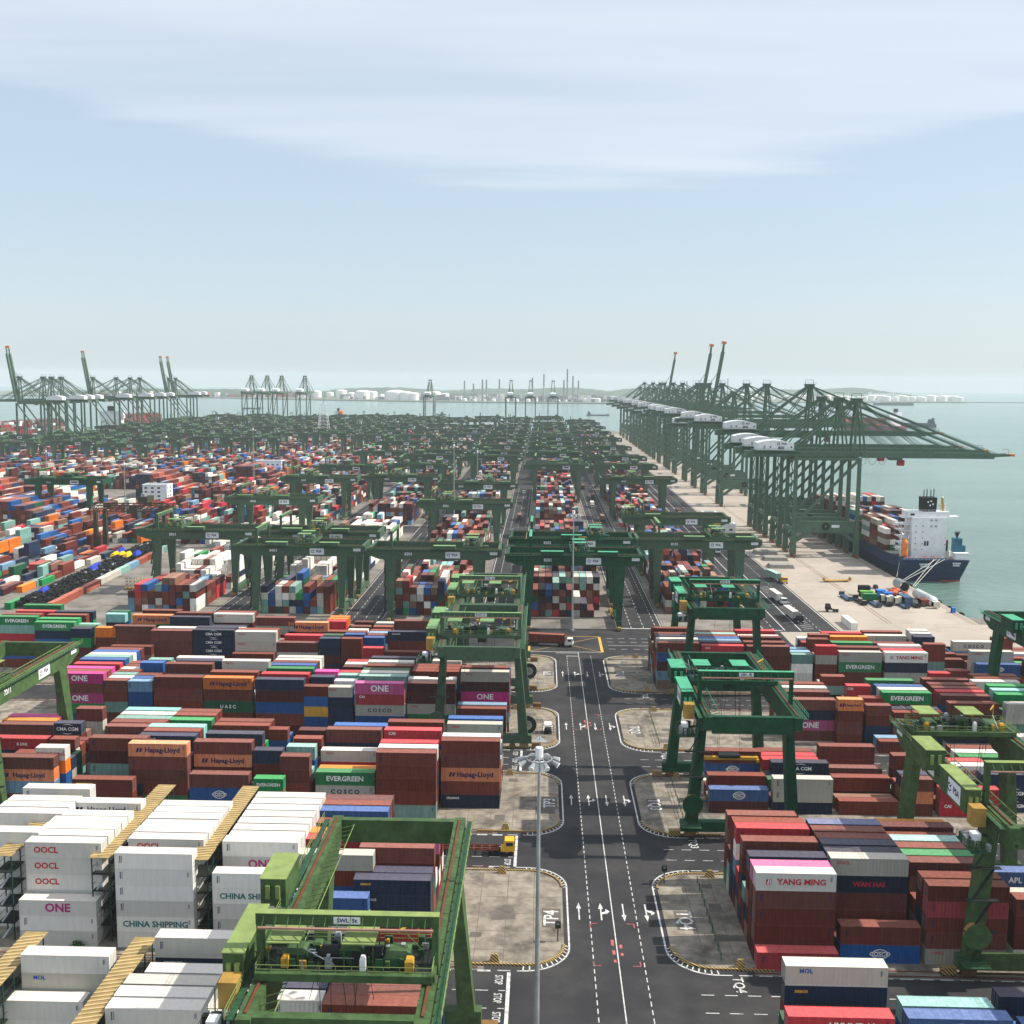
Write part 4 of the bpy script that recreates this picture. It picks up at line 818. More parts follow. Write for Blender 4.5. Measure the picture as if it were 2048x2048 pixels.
        for p0, p1 in (((-24.5, -half-5.6), (-18.5, -half-5.6)), ((-24.5, -half-5.6), (-24.5, -half-2.2)), ((-18.5, -half-5.6), (-18.5, -half-2.2))): rail_fence(q, (p0[0], Y(p0[1]), 23), (p1[0], Y(p1[1]), 23), g, 1.0)
        bx(q, -22, -20.6, -half-4.6, -half-3.4, 23, 24.8, WHT)
        for i in range(26): x = rq.uniform(-24, -19); y = rq.uniform(-half-5.2, -half-2.4); q.box(x, x+rq.uniform(.2, .9), Y(y), Y(y)+rq.uniform(.2, .8), 23, 23+rq.uniform(.2, 1.6), rq.choice((MG, g, DK, GREY)))
        for i in range(8): q.beam((-24+i*.7, Y(-half-2.2), 23), (-22.5+i*.9, Y(-half-.8), 26.5), .09, .09, g)
        q.build('service_platform', root)
        q = MB(); ys = -half-4.14; bx(q, -15.6, -10.8, ys-.03, ys+.02, 26.4, 29.2, SIGN); sg = q.build('sign_board', root)
        psa(sg, (-13.2, Y(ys-.05), 27.8), 1.15, mir)
    q = MB(); ys = -half-.79
    bx(q, 4.2, 9.6, ys-.03, ys+.03, 23.5, 25.9, SIGN); sg = q.build('sign_board', root); psa(sg, (6.9, Y(ys-.05), 24.7), 1.0, mir)
    if num: put_text(num, SIGN, (-9.5, Y(ys-.02), 24.9), 1.5, (mir, 0, 0), (0, 0, 1), root)
    q = MB(); bx(q, 20.6, 23.4, ys-.03, ys+.03, 24.9, 26.0, SIGN); q.build('number_plate', root)
    return root
def psa(par, loc, s, mir=1):
    k = ('psa',)
    if k not in CM:
        b = MB(); n = 14
        for j in range(n):
            a0, a1 = R(60+j*20), R(60+(j+1)*20); b.poly([(.62*math.cos(a0), .62*math.sin(a0), 0), (.62*math.cos(a1), .62*math.sin(a1), 0), (.42*math.cos(a1), .42*math.sin(a1), 0), (.42*math.cos(a0), .42*math.sin(a0), 0)][::-1], TM['N'])
        b.poly([(-.1, .1, .001), (.85, .62, .001), (.25, -.05, .001)], TM['N']); CM[k] = b.mesh('emblem')
    o = bpy.data.objects.new('emblem', CM[k]); COL.objects.link(o); o.parent = par; M = Matrix(((s*mir, 0, 0), (0, 0, s), (0, -s*mir, 0))).transposed().to_4x4(); M.translation = Vector(loc)+Vector((-1.55*s*mir, 0, 0)); o.matrix_local = M
    put_text('PSA', TM['N'], Vector(loc)+Vector((.72*s*mir, 0, 0)), 1.25*s, (mir, 0, 0), (0, 0, 1), par)
def place(root, x, y, rz, label, group):
    root.location = (x, y, 0); root.rotation_euler = (0, 0, rz); tag(root, label, 'yard crane', group); return root
GRPZ = 'green gantry cranes over the blocks beside the main road'; GRPB = 'green gantry cranes over the long yard columns'
# mirrored cranes: +x of the model runs along world +y, -y side faces world -x
def placeA(root, x, y, label): place(root, x, y, math.pi/2, label, GRPZ)
for bi, x, y, g, rf, tx, hf, kw, lab in [
    (0, -19.8, 122.8, GA, GRA, -15.2, 8.7, dict(), 'large pale green yard crane at the bottom, trolley at its near end'),
    (3, -14.3, 271.8, GC, GRC, -13.5, 8.9, dict(), 'green yard crane left of the main road, beside the TP2 island'),
    (4, -14.5, 321.2, GC, GRC, -13.0, 7.9, dict(), 'green yard crane left of the main road, beside the TP1 island'),
    (2, 39.8, 221.3, GB, GRB, -.5, 8.3, dict(spreader=True), 'emerald green yard crane with yellow spreader, beside the TQ3 island'),
    (4, 52, 319.5, GB, GRB, -13.0, 9.0, dict(), 'emerald green yard crane right of the road, in the TQ1 block'),
    (1, 75.0, 172.4, GA, GRA, 17.5, 8.2, dict(), 'pale green yard crane cut by the right edge, PSA board on its flank'),
    (3, 131, 271.6, GB, GRB, -8, 8.3, dict(), 'emerald green yard crane far right, partly outside the picture'),
    (0, 92, 122.8, GA, GRA, -5, 8.3, dict(), 'pale green yard crane in the bottom right corner, mostly outside')]:
    placeA(yard_crane(g, rf, tx, hf, mir=-1, **kw), x, y, lab)
# with rz=+90deg: model +x -> world +y, model +y -> world -x ; mir=-1 puts the signs on model +y = world -x
placeA(yard_crane(GA, GRA, -10, 8.4, num='7311', mir=1, boxes=False), -118, 222.5, 'pale green yard crane cut by the left edge, number on its girder')
# cranes spanning the long columns
NB = {62.5: [(428, 'GC'), (500, 'GC'), (700, 'GC'), (820, 'GC'), (905, 'GC'), (1060, 'GC'), (1190, 'GC'), (1380, 'GC'), (1500, 'GC'), (1650, 'GC'), (1800, 'GC')],
      11: [(386, 'GB'), (428, 'GB'), (797, 'GC'), (845, 'GC'), (930, 'GC'), (975, 'GC'), (1060, 'GC'), (1100, 'GC'), (1190, 'GC'), (1270, 'GC'), (1330, 'GC'), (1480, 'GC'), (1570, 'GC'), (1640, 'GC'), (1810, 'GC'), (1900, 'GC')],
      -40.5: [(396, 'GC'), (552, 'GC'), (656, 'GC'), (885, 'GC'), (960, 'GC'), (1050, 'GC'), (1150, 'GC'), (1255, 'GC'), (1356, 'GC'), (1459, 'GC'), (1580, 'GC'), (1697, 'GC'), (1811, 'GC'), (1900, 'GC')],
      -92: [(401, 'GC'), (439, 'GC'), (700, 'GC'), (820, 'GC'), (900, 'GC'), (985, 'GC'), (1120, 'GC'), (1260, 'GC'), (1370, 'GC'), (1530, 'GC'), (1740, 'GC'), (1880, 'GC')],
      -143.5: [(440, 'GC'), (565, 'GC'), (687, 'GC'), (793, 'GC'), (960, 'GC'), (1090, 'GC'), (1250, 'GC'), (1400, 'GC'), (1560, 'GC'), (1700, 'GC'), (1850, 'GC')]}
rr = random.Random(9)
for k, c in enumerate((-195, -247, -299, -351, -403, -455, -507, -559)):
    y = 1120+rr.uniform(0, 30)+(110 if c in (-195, -247) else -90 if c < -400 else 0); L_ = []
    while y < 1960: L_.append((y, 'GC')); y += rr.uniform(62, 150)
    NB[c] = L_
NB[-299] = [(668, 'GB')]+NB[-299]
CN = {62.5: 'rightmost yard column', 11: 'yard column straight ahead', -40.5: 'second yard column from the road', -92: 'third yard column from the road', -143.5: 'fourth yard column from the road'}
for k, c in enumerate((-195, -247, -299, -351, -403, -455, -507, -559)): CN[c] = f'{ORD[5+k]} yard column, far left'
def far_crane(g, tx):
    b = MB()
    for s in (-1, 1):
        b.box(-25, 25, s*8.4-.75, s*8.4+.75, 23.3, 27, g); b.box(-20, 20, s*9.6-.4, s*9.6+.4, 26.6, 27.7, g)
        b.box(s*24-.5, s*24+.5, -7.6, 7.6, 23.7, 26.98, g); b.box(s*16.3-.8, s*16.3+.8, -11.8, 11.8, 1.2, 3, g)
        for t in (-1, 1): b.taper(s*16.3, t*10, 2.9, 1.7, 3.1, 23.3, 4.2, 1.46, g, s*16.3, t*8.4); b.box(s*16.3-.5, s*16.3+.5, t*11.6-1.8, t*11.6+1.8, .2, 1.3, YEL)
        b.box(-16.2, -15.4, s*8.9-.35, s*8.9+.35, 27, 32.2, g)
    b.box(-16.3, -15.3, -9.3, 9.3, 32.2, 33.4, g); b.box(-16.35, -15.25, -9.35, 9.35, 33.4, 33.5, GRC)
    b.box(tx-3.3, tx+3.3, -8.6, 8.6, 27.3, 28.2, g); b.box(tx-2.4, tx+2.4, -6.6, -3.4, 28.2, 29.9, g); b.box(tx-2.2, tx+2.2, 3, 7, 28.2, 30, g); b.box(tx-1, tx+1, -1, 2, 28.2, 30.2, DK)
    b.box(tx-2.7, tx+2.2, -8.1, -4.7, 31, 31.15, GRC); b.box(tx-2.7, tx+2.2, -.3, 3.1, 31, 31.15, GRC); b.box(tx+3.5, tx+5.5, -1, 1, 24.6, 27, YEL)
    for a in (-2.4, 1.9):
        for y in (-7.9, -4.9, -.1, 2.9): b.box(tx+a, tx+a+.15, y, y+.15, 28.2, 31, g)
    for x0, x1 in ((tx+6, tx+13), (tx-14, tx-6)):
        if x0 > -22 and x1 < 22: b.box(x0, x1, -12.4, -9.8, 27, 28.6, g); b.box(x0, x1, -12.5, -9.7, 28.6, 28.72, GRC)
    b.box(4.2, 9.6, -9.22, -9.17, 24.0, 26.4, SIGN); b.box(5, 8.8, -9.26, -9.22, 24.8, 25.6, TM['N']); b.box(-11, -8, -9.22, -9.17, 24.4, 25.5, mat('faded_number', (.3, .33, .3))); b.box(21, 23.4, -9.22, -9.17, 25, 26, SIGN)
    return b.mesh('yard_crane')
FC = [far_crane(GC, t) for t in (-9, 0, 8, 14)]; FCB = far_crane(GB, 2)
protoC = None
for c in NB:
    for j, (y, gk) in enumerate(NB[c]):
        lab = f"{'emerald' if gk == 'GB' else 'dull'} green yard crane, {ORD[j+1]} from the camera, {CN[c]}"
        cy = y+8.4
        if y < 760 and c > -160:
            nm = {62.5: 1, 11: 2, -40.5: 3, -92: 4, -143.5: 5}[c]; root = yard_crane(GB if gk == 'GB' else GC, GRB if gk == 'GB' else GRC, {(11, 386): 2, (11, 428): 10, (-40.5, 396): 14, (62.5, 428): 8, (-92, 401): 2, (62.5, 500): -21}.get((c, y), rr.uniform(-12, 12)), num=f'8{nm}0{j+1}', boxes='top')
            place(root, c+(1 if c < 60 else 0), cy, 0, lab, GRPB)
        else:
            o = bpy.data.objects.new('yard_crane', FCB if gk == 'GB' else rr.choice(FC)); COL.objects.link(o); o.location = (c, cy, 0); o.rotation_euler = (0, 0, 0); o.scale = (1, rr.uniform(.9, 1.08), rr.uniform(.93, 1.03))
            tag(o, lab, 'yard crane', GRPB)
# weathered olive crane of the old yard
b = MB()
for s in (-1, 1):
    for z in (20, 23): b.box(-23, 23, s*5-.25, s*5+.25, z-.25, z+.25, GO)
    for i in range(15): x = -22.5+i*3; b.beam((x, s*5, 20), (x+3, s*5, 23), .25, .25, GO); b.beam((x+3, s*5, 23), (x+3, s*5, 20), .25, .25, GO)
og = b.mesh('girder'); oc = empty('yard_crane', (-214, 560, 0)); o = bpy.data.objects.new('girder', og); COL.objects.link(o); o.parent = oc
for x in (-18, 18):
    for y in (-6, 6): b = MB(); b.taper(x, y, .2, 2.6, 2.6, 19.7, 1.6, 1.6, GO); b.build('leg', oc)
b = MB(); b.box(4, 9, -5, 5, 24.5, 27.5, GO); b.box(5, 7, -3, 1, 27.5, 29, GREY); b.build('trolley', oc)
tag(oc, 'weathered olive truss yard crane standing in the old left yard', 'yard crane', GRPB)

# ------------------------------------------------------------------ quay cranes
def quay_crane(zg, ap, boom, raised=False, side=1, name_text='800', detail=True, tcab=18):
    """x: 0 = landward rail, 32 = seaward rail; boom out to +x"""
    root = empty('quay_crane'); g = GQ; zt = zg+2.6
    for x in (0, 32):
        for y in (-9, 9):
            b = MB(); b.taper(x, y, 13.5, 2.0, 1.6, zg+.2, 1.7, 1.4, g); b.taper(x, y, 1.6, 2.8, 2.2, 13.5, 2.4, 2.0, g); b.build('leg', root)
            b = MB()
            for q in (-3, 0, 3): b.box(x-.7, x+.7, y+q-1.2, y+q+1.2, .3, 1.7, RUST); b.cyl((x-.3, y+q, .4), (x+.3, y+q, .4), .4, DK, 8)
            b.build('bogie', root)
        b = MB(); b.box(x-.9, x+.9, -8, 8, 12.6, 14.8, g); b.box(x-.7, x+.7, -8.3, 8.3, zg-1.6, zg, g); b.build('side_beam', root)
    for y in (-9, 9):
        b = MB(); yy = (y-.72, y+.72)
        for (p, q) in (((1.2, 11.4), (8, 13.4)), ((30.8, 11.4), (24, 13.4))): b.beam((p[0], y, p[1]-3), (q[0], y, q[1]), 1.3, 1.8, g)
        b.box(1.2, 30.8, yy[0], yy[1], 12.6, 18.6, g)
        b.build('portal_beam', root)
        b = MB(); b.beam((1, y, 17.5), (31, y, zg-1.5), 1.0, 1.3, g); b.box(1, 31, y-.5, y+.5, zg-1.3, zg-.1, g); b.build('brace', root)
    for y in (-3.6, 3.6):
        b = MB(); b.box(-22, 33, y-.6, y+.6, zg, zt, g); b.box(-22, 33, y+(1.3 if y > 0 else -1.5), y+(1.5 if y > 0 else -1.3), zg+.4, zg+1.5, g); o = b.build('girder', root)
    b = MB()
    for x in range(-20, 33, 6): b.box(x-.3, x+.3, -3.1, 3.1, zg+.3, zg+1.6, g)
    b.build('cross_tie', root)
    # apex frame
    b = MB()
    for y in (-4.2, 4.2):
        b.beam((30.5, y, zt), (31.5, y*.45, ap-1), 1.1, 1.1, g); b.beam((36, y, zt), (32.6, y*.45, ap-1), .8, .8, g)
        b.beam((-3, y, zt), (31, y*.45, ap-1.2), .85, .95, g); b.beam((12, y, zt), (31, y*.45, ap-2), .5, .5, g); b.beam((-14, y*.8, zt), (31, y*.3, ap-.7), .25, .25, g)
    for k in range(1, 6): z = zt+(ap-zt)*k/6; w_ = 4.2-(4.2*.55)*k/6; b.beam((30.8, -w_, z), (30.8, w_, z), .3, .3, g)
    b.box(29.2, 34, -2.9, 2.9, ap-1.6, ap, g); b.box(28.4, 34.8, -3.4, 3.4, ap, ap+.2, g)
    rail_fence(b, (28.4, -3.4, ap+.2), (34.8, -3.4, ap+.2), g); b.beam((29, 0, ap), (29, 0, ap+2.6), .2, .2, g); b.beam((34, 0, ap), (34, 0, ap+2.6), .2, .2, g); b.beam((29, 0, ap+2.6), (34, 0, ap+2.6), .2, .2, g)
    b.build('apex_frame', root)
    a = R(81) if raised else 0.0; H = Vector((34.5, 0, zg+1.3)); dx_ = Vector((math.cos(a), 0, math.sin(a))); up_ = Vector((-math.sin(a), 0, math.cos(a)))
    b = MB()
    for y in (-3.6, 3.6):
        off = Vector((0, y, 0)); b.beam(H+off, H+off+dx_*boom*.86, 2.0 if raised else 1.2, 2.9, g); b.beam(H+off+dx_*boom*.85, H+Vector((0, y*.8, 0))+dx_*(boom-2.5)+up_*.5, 1.0, 1.2, g)
    for k in range(1, 13): p = H+dx_*boom*k/13; b.beam(p+Vector((0, -3.4, 0)), p+Vector((0, 3.4, 0)), .5, .6, g)
    for k in range(0, 12):
        if k % 2: p = H+dx_*boom*k/13; b.beam(p+Vector((0, -3.4, 0)), p+dx_*boom/13+Vector((0, 3.4, 0)), .25, .3, g)
    bm = b.build('boom', root)
    b = MB(); p = H+dx_*(boom-2.5)+up_*.4; b.beam(p, p+dx_*2.6, 4.6, 1.2, ORA); b.beam(p+up_*.5+dx_*.3, p+up_*3, .15, .15, g); b.beam(p+up_*3, p+up_*3-dx_*3, .15, .15, g); b.build('boom_tip', bm)
    if not raised:
        b = MB()
        for y in (-2.0, 2.0):
            A = Vector((32.8, y, ap-1.1))
            for f, w_ in ((.42, .55), (.47, .3), (.84, .6), (.88, .3)): b.beam(A, H+dx_*boom*f+Vector((0, y*1.75, 1.2)), w_*.8, w_*.8, g)
        b.build('forestay', root)
        b = MB(); x = 34.5+tcab; b.box(x-3, x+3, -3, 3, zg-1.3, zg-.2, g); b.build('trolley', root)
        b = MB(); b.box(x+1.5, x+4.6, -1.4, 1.4, zg-4.2, zg-1.3, REDM); b.box(x+1.4, x+4.7, -1.2, 1.2, zg-3.4, zg-2.2, GLS); b.build('cabin', root)
        b = MB()
        for k in range(3):
            for j in range(8): t0, t1 = j/8, (j+1)/8; f = lambda t: zg-.3-4*(1-(2*t-1)**2); b.beam((35+k*5+t0*5, 4.6, f(t0)), (35+k*5+t1*5, 4.6, f(t1)), .12, .12, DK)
        b.build('cable_festoon', root)
    else:
        b = MB()
        for y in (-2, 2): b.beam((32, y, ap-1), H+dx_*boom*.6+Vector((0, y, 0)), .25, .25, g)
        b.build('forestay', root)
    # machinery house, curved roof
    b = MB(); n = 8; x0, x1 = -19, -.5; i0 = 0; z0 = zt+.9; k = b.mi(WHT)
    top = [(x0+(x1-x0)*t, z0+3.1+2.0*math.sin(math.pi*min(1, max(0, t*.86+.1)))) for t in np.linspace(0, 1, n)]
    ring = [(x0, z0), (x1, z0)]+top[::-1]; m_ = len(ring)
    b.v = [(x, -4.9, z) for x, z in ring]+[(x, 4.9, z) for x, z in ring]; b.f = [tuple(range(m_)), tuple(range(2*m_-1, m_-1, -1))]+[(j, j+m_, (j+1) % m_+m_, (j+1) % m_) for j in range(m_)]; b.m = [k]*len(b.f)
    hs = b.build('machinery_house', root)
    b = MB()
    for x in (-12.5, -1.8): b.box(x-.4, x+.4, -4.95, -4.88, z0+1.2, z0+2.0, DK)
    b.box(-6.6, -.6, -4.96, -4.9, z0+.1, z0+1.6, DK) if False else None
    b.box(-16, -15, -4.95, -4.88, z0+.6, z0+2.4, GREY); b.build('vent', hs)
    if detail:
        psa(hs, (-6.4, -4.97, z0+3.2), 1.25); put_text(name_text, TM['N'], (-7, -4.97, z0+1.1), 2.1, (1, 0, 0), (0, 0, 1), hs)
    # landward house deck and rear ties, stairs up the landward leg
    b = MB(); b.box(-20.5, 1, -6.2, 6.2, zt+.5, zt+.85, g); rail_fence(b, (-20.5, -6.2, zt+.8), (1, -6.2, zt+.8), g)
    b.box(-24, -21, -4.5, 4.5, zg-.5, zt+.3, g); b.build('house_deck', root)
    if detail:
        b = MB(); k = 0; z = 2.0
        while z < zg-3: s = 1 if k % 2 else -1; b.beam((-1.9, -9+s*1.8, z), (-1.9, -9-s*1.8, z+3), .6, .1, g); b.box(-2.5, -1.1, -9-s*2.9 if s > 0 else -9+1.4, -9-1.4 if s > 0 else -9+2.9, z+2.95, z+3.05, g); z += 3; k += 1
        b.build('stair', root)
        b = MB(); b.cyl((16, -10.2, 16), (16, -9.8, 16), 2.0, DK, 16); b.cyl((16, -10.3, 16), (16, -10.2, 16), .7, g, 10); b.build('cable_reel', root)
        b = MB(); b.box(19, 23, -9.8, -9.74, 15.4, 16.8, SIGN); b.build('number_plate', root)
    return root
qa = quay_crane(51, 81, 78); qb = quay_crane(57.5, 88, 78, tcab=6); qr = quay_crane(57.5, 88, 70, raised=True)
GRQ = 'green quay cranes along the right quay'
lst = [(564, qa), (597, qa), (634, qa), (664, qb), (790, qb), (868, qb), (925, qa), (985, qb), (1062, qr), (1115, qb), (1140, qr), (1205, qa), (1262, qb), (1310, qa), (1352, qb), (1400, qa), (1448, qr), (1500, qb), (1548, qa), (1600, qb), (1665, qa), (1735, qb), (1800, qa)]
used = set()
def place_q(src, x, y, rz, lab, grp, sc=1.0):
    o = src if src.name not in used else copy_tree(src); used.add(src.name); o.location = (x, y, 0); o.rotation_euler = (0, 0, rz); o.scale = (sc, sc, sc); tag(o, lab, 'quay crane', grp); return o
for j, (y, s) in enumerate(lst): place_q(s, 129.4, y, 0, f"green quay crane with {'its boom raised' if s is qr else 'its boom lowered over the sea'}, {ORD[j+1]} along the right quay", GRQ)
qleft = quay_crane(60, 90, 62, detail=False, tcab=4); qlr = quay_crane(60, 90, 64, raised=True, detail=False)
for j, (y, s) in enumerate([(1236, qlr), (1296, qleft), (1318, qleft), (1345, qleft), (1440, qlr), (1520, qleft), (1572, qleft), (1610, qleft), (1735, qlr), (1768, qlr)]): place_q(s, -568, y, math.pi, f"hazy green quay crane {'with raised boom' if s is qlr else 'with lowered boom'}, {ORD[j+1]} along the far left quay", 'green quay cranes along the far left quay')
for j, x in enumerate((-538, -509, -482, -439, -207, -58, -22, 19)): place_q(qa if False else qleft, x, 1972, math.pi/2, f"hazy green quay crane seen end-on, {ORD[j+1]} from the left on the far quay", 'green quay cranes on the far end quay', 1.0 if j > 3 else 1.06)
# ------------------------------------------------------------------ moored container ship
sh = empty('container_ship', (182.5, 504, 0)); tag(sh, 'navy container ship moored at the right quay, white accommodation block facing the camera', 'ship')
b = MB(); HW = 15.6; Lh = 216
st_ = [(0, .62, 2.2), (3, .86, 1.0), (10, .96, 0), (24, 1, 0), (150, 1, 0), (180, .82, 0), (200, .45, 0), (214, .06, .6)]
prof = []
for y, f, lift in st_: prof.append([(-HW*f, y, 8.0), (-HW*f*.97, y, 3), (-HW*f*.80, y+1.5, -2.9+lift), (HW*f*.80, y+1.5, -2.9+lift), (HW*f*.97, y, 3), (HW*f, y, 8.0)])
k = b.mi(NAVY); k2 = b.mi(REDM)
for P in prof: b.v += P
for i in range(len(prof)-1):
    for j in range(6): a = i*6+j; c = i*6+(j+1) % 6; b.f.append((a, a+6, c+6, c)); b.m.append(b.mi(mat('deck_green', (.09, .10, .09))) if j == 5 else k)
b.f.append(tuple(range(6))); b.m.append(k); n = (len(prof)-1)*6; b.f.append(tuple(range(n+5, n-1, -1))); b.m.append(k)
# flat transom overhanging the stern
b.hexa([(-12.0, .5, -2.9), (12.5, .5, -2.9), (14.2, 4, -2.9), (-14.2, 4, -2.9), (-15.2, -4.5, 8), (15.2, -4.5, 8), (15.4, 3, 8), (-15.4, 3, 8)], NAVY)
b.build('hull', sh)
b = MB(); b.box(4, 13, .1, 3, -2.7, -1.7, REDM); b.build('boot_topping', sh)
b = MB()
for z in (29.4,): rail_fence(b, (-11.2, 4, z), (8, 4, z), WHT); rail_fence(b, (8, 4, z), (8, 13, z), WHT)
for x in (2.5, 5.5, 7.5): b.cyl((x, 9, 29.4), (x, 9, 31.5+x*.2), .25, WHT, 6); b.box(x-.8, x+.8, 8.8, 9.2, 31.2, 31.5, WHT)
for z in (11, 14, 17, 20, 23): rail_fence(b, (-13.8, 5, z+.1), (-9.4, 5, z+.1), WHT)
rail_fence(b, (-13.2, 6, 27.1), (-9.4, 6, 27.1), WHT); rail_fence(b, (6.7, 6, 27.1), (13.2, 6, 27.1), WHT); b.build('railing', sh)
b = MB(); b.box(-9.3, 6.6, 3, 14, 8, 26.8, WHT); b.box(-11.2, 8, 4, 13, 26.8, 29.2, WHT); b.box(-13.2, 13.2, 6, 11, 26.2, 27.1, WHT); b.box(-11.3, 8.1, 3.9, 13.1, 29.2, 29.4, WHT)
for z in (11, 14, 17, 20, 23): b.box(-13.8, -9.3, 5, 15, z, z+.18, WHT); b.box(-13.8, -13.7, 5, 15, z+.9, z+1, WHT); b.beam((-12.4, 6, z-3), (-12.4, 12, z), .8, .12, WHT)
ac = b.build('accommodation', sh)
b = MB()
for x in (-7.6, -4.4):
    for z in (11.5, 14.3, 17, 19.8, 22.6): b.box(x-.22, x+.22, 2.93, 2.99, z, z+.5, GLS)
for z in (22.3, 25.1):
    for x in (-.6, 1.6): b.box(x-.55, x+.55, 2.93, 2.99, z, z+.9, GREY)
for x in (-3.1, -1.9): b.box(x-.45, x+.45, 2.93, 2.99, 13.6, 15.8, GLS)
for z in (14, 17): b.box(5.9, 6.3, 2.93, 2.99, z, z+.5, GLS)
b.box(-10.2, -8.2, 3.93, 3.99, 27.6, 28.6, GLS); b.box(-11, 7.8, 13.01, 13.06, 27.4, 28.8, GLS); b.build('window', ac)
b = MB(); b.taper(-1.0, 8, 29.4, 6.0, 6.5, 36.0, 6.4, 6.5, mat('funnel_black', (.015, .016, .02), .5))
fn = b.build('funnel', sh); b = MB()
for x, z in ((-2, 34), (-.6, 34.4), (.3, 33), (-1, 32.4)): b.cyl((x, 4.55, z), (x, 4.7, z), .42, WHT, 10)
b.build('emblem', fn)
b = MB()
for x in (-3, -1.6, .2, 1.6): b.cyl((x, 8, 36), (x, 8, 39.3+(x % 1)), .22, DK, 8)
b.build('exhaust_pipe', fn)
b = MB(); b.beam((6.4, 8, 28.5), (5.6, 8, 35.5), .8, .8, YEL); b.cyl((5.6, 8, 35.6), (5.6, 8, 36.3), .6, WHT, 10); b.beam((4, 8, 32), (8, 8, 32), .2, .2, YEL); b.build('mast', sh)
# stern deck: blue crane house, winches, rails, lifeboat
b = MB(); b.box(9.5, 13, 0, 4, 9.5, 17.5, mat('teal_paint', (.02, .12, .18))); b.box(13.2, 15, 1, 4, 11, 14, mat('teal_paint', (.02, .12, .18)))
for i in range(6): b.beam((11.2, 2, 17.5), (11.2+(i-2.5)*.5, 2, 20.2+(i % 2)*.5), .3, .3, DK)
b.build('deck_crane', sh)
b = MB(); b.box(9, 15, -3, 5, 8, 11, WHT); b.box(8.5, 15.3, -3.6, 0, 11, 11.2, WHT); b.box(-14, 14, -3.9, -3.8, 9, 9.1, WHT); rail_fence(b, (-14.8, -4.2, 8), (15, -4.2, 8), WHT)
for x in range(-13, 14, 4): b.cyl((x, -1, 8.6), (x+1.4, -1, 8.6), .6, REDM if x % 3 else GREY, 8)
b.build('stern_deck', sh)
b = MB(); b.beam((-14.2, 3.6, 8.4), (-14.2, 3.0, 18.6), .3, .5, WHT); b.beam((-10.9, 3.6, 8.4), (-10.9, 3.0, 18.6), .3, .5, WHT); b.build('davit', sh)
b = MB(); c = Vector((-12.5, 2.4, 13.2)); b.cyl(c+Vector((0, -.3, -4)), c+Vector((0, 0, 2.2)), 1.35, ORA, 12); b.cyl(c+Vector((0, 0, 2.2)), c+Vector((0, .1, 4)), 1.35, ORA, 12, .3); b.cyl(c+Vector((0, -.3, -4)), c+Vector((0, -.4, -5.2)), 1.35, ORA, 12, .4); b.box(-13.2, -11.8, .6, 1.6, 12.4, 15, ORA); b.build('lifeboat', sh)
b = MB()
for x0, z0, n_ in ((7.6, 6.2, 5), (7.9, 5.2, 4), (-7.5, 5.6, 6), (-6.9, 4.6, 5)):
    for q in range(n_): b.box(x0+q*.75, x0+q*.75+.5, -4.75+(8-z0)*.15, -4.1+(8-z0)*.22, z0, z0+.65, SIGN)
b.build('worn_name_marks', sh)
LROPE = mat('mooring_rope', (.7, .68, .62), .8)
b = MB()
for p, q in (((0, -4, 8.4), (-18.6, -16, .8)), ((4, -4, 8.4), (-18.4, -17.6, .8)), ((-1, -4, 8.4), (-19, -30, .6)), ((1.5, -4, 8.4), (-18.8, -31.4, .6)), ((-13, 6, 8.5), (-19, -8, .6))): b.beam(p, q, .15, .15, LROPE)
b.build('mooring_rope', sh)

# ------------------------------------------------------------------ other vessels
def vessel(name, x, y, L, W, hh, hull, lab, rz, sup=None, decks=(), cat='ship', hdeck=None):
    o = empty(name, (x, y, -2.6), rz); b = MB(); S = [(-L/2, .8), (-L/2+4, .95), (L*.32, 1), (L*.42, .7), (L/2, .05)]
    k = b.mi(hull)
    for u, f in S: b.v += [(u, -W/2*f, hh+(1.5 if u > L*.4 else 0)), (u, -W/2*f*.8, 0), (u, W/2*f*.8, 0), (u, W/2*f, hh+(1.5 if u > L*.4 else 0))]
    for i in range(len(S)-1):
        for j in range(4): a = i*4+j; c = i*4+(j+1) % 4; b.f.append((a, c, c+4, a+4)); b.m.append(b.mi(hdeck) if (j == 3 and hdeck) else k)
    b.f += [(3, 2, 1, 0)]; b.m += [k]; b.build('hull', o)
    if sup: b = MB(); u, w_, h_, m_ = sup; b.box(u, u+w_, -W*.38, W*.38, hh, hh+h_*.6, m_); b.box(u+w_*.15, u+w_*.85, -W*.45, W*.45, hh+h_*.6, hh+h_, m_); b.beam((u+w_*.4, 0, hh+h_), (u+w_*.4, 0, hh+h_*1.4), .8, .8, m_); b.box(u, u+w_*.3, -W*.12, W*.12, hh+h_, hh+h_*1.25, DK); b.build('accommodation', o)
    for (u0, u1, h0, h1, m_) in decks:
        b = MB(); b.box(u0, u1, -W*.42, W*.42, hh+h0, hh+h1, m_); b.build('deck_load', o)
    tag(o, lab, cat); return o
SLATE = mat('slate_hull', (.07, .09, .11)); PLUM = mat('plum_containers', (.22, .07, .10)); 
def stackload(o, L, W, hh, n, hmax, seed, pal):
    r = random.Random(seed); b = MB()
    for i in range(n):
        for k in range(int(W*.9/2.6)):
            h = max(1, hmax+r.choice((-2, -1, 0, 0))); x = -L*.34+i*(L*.74/n)
            for t in range(h): b.box(x, x+L*.70/n, -W*.45+k*2.6, -W*.45+k*2.6+2.45, hh+t*2.6, hh+t*2.6+2.5, r.choice(pal))
    q = b.build('container_stack', o); q['label'] = 'mixed containers stacked on deck'
cpal = [BRN, BRN, PLUM, WHT, NAVY, REDM, GREY]
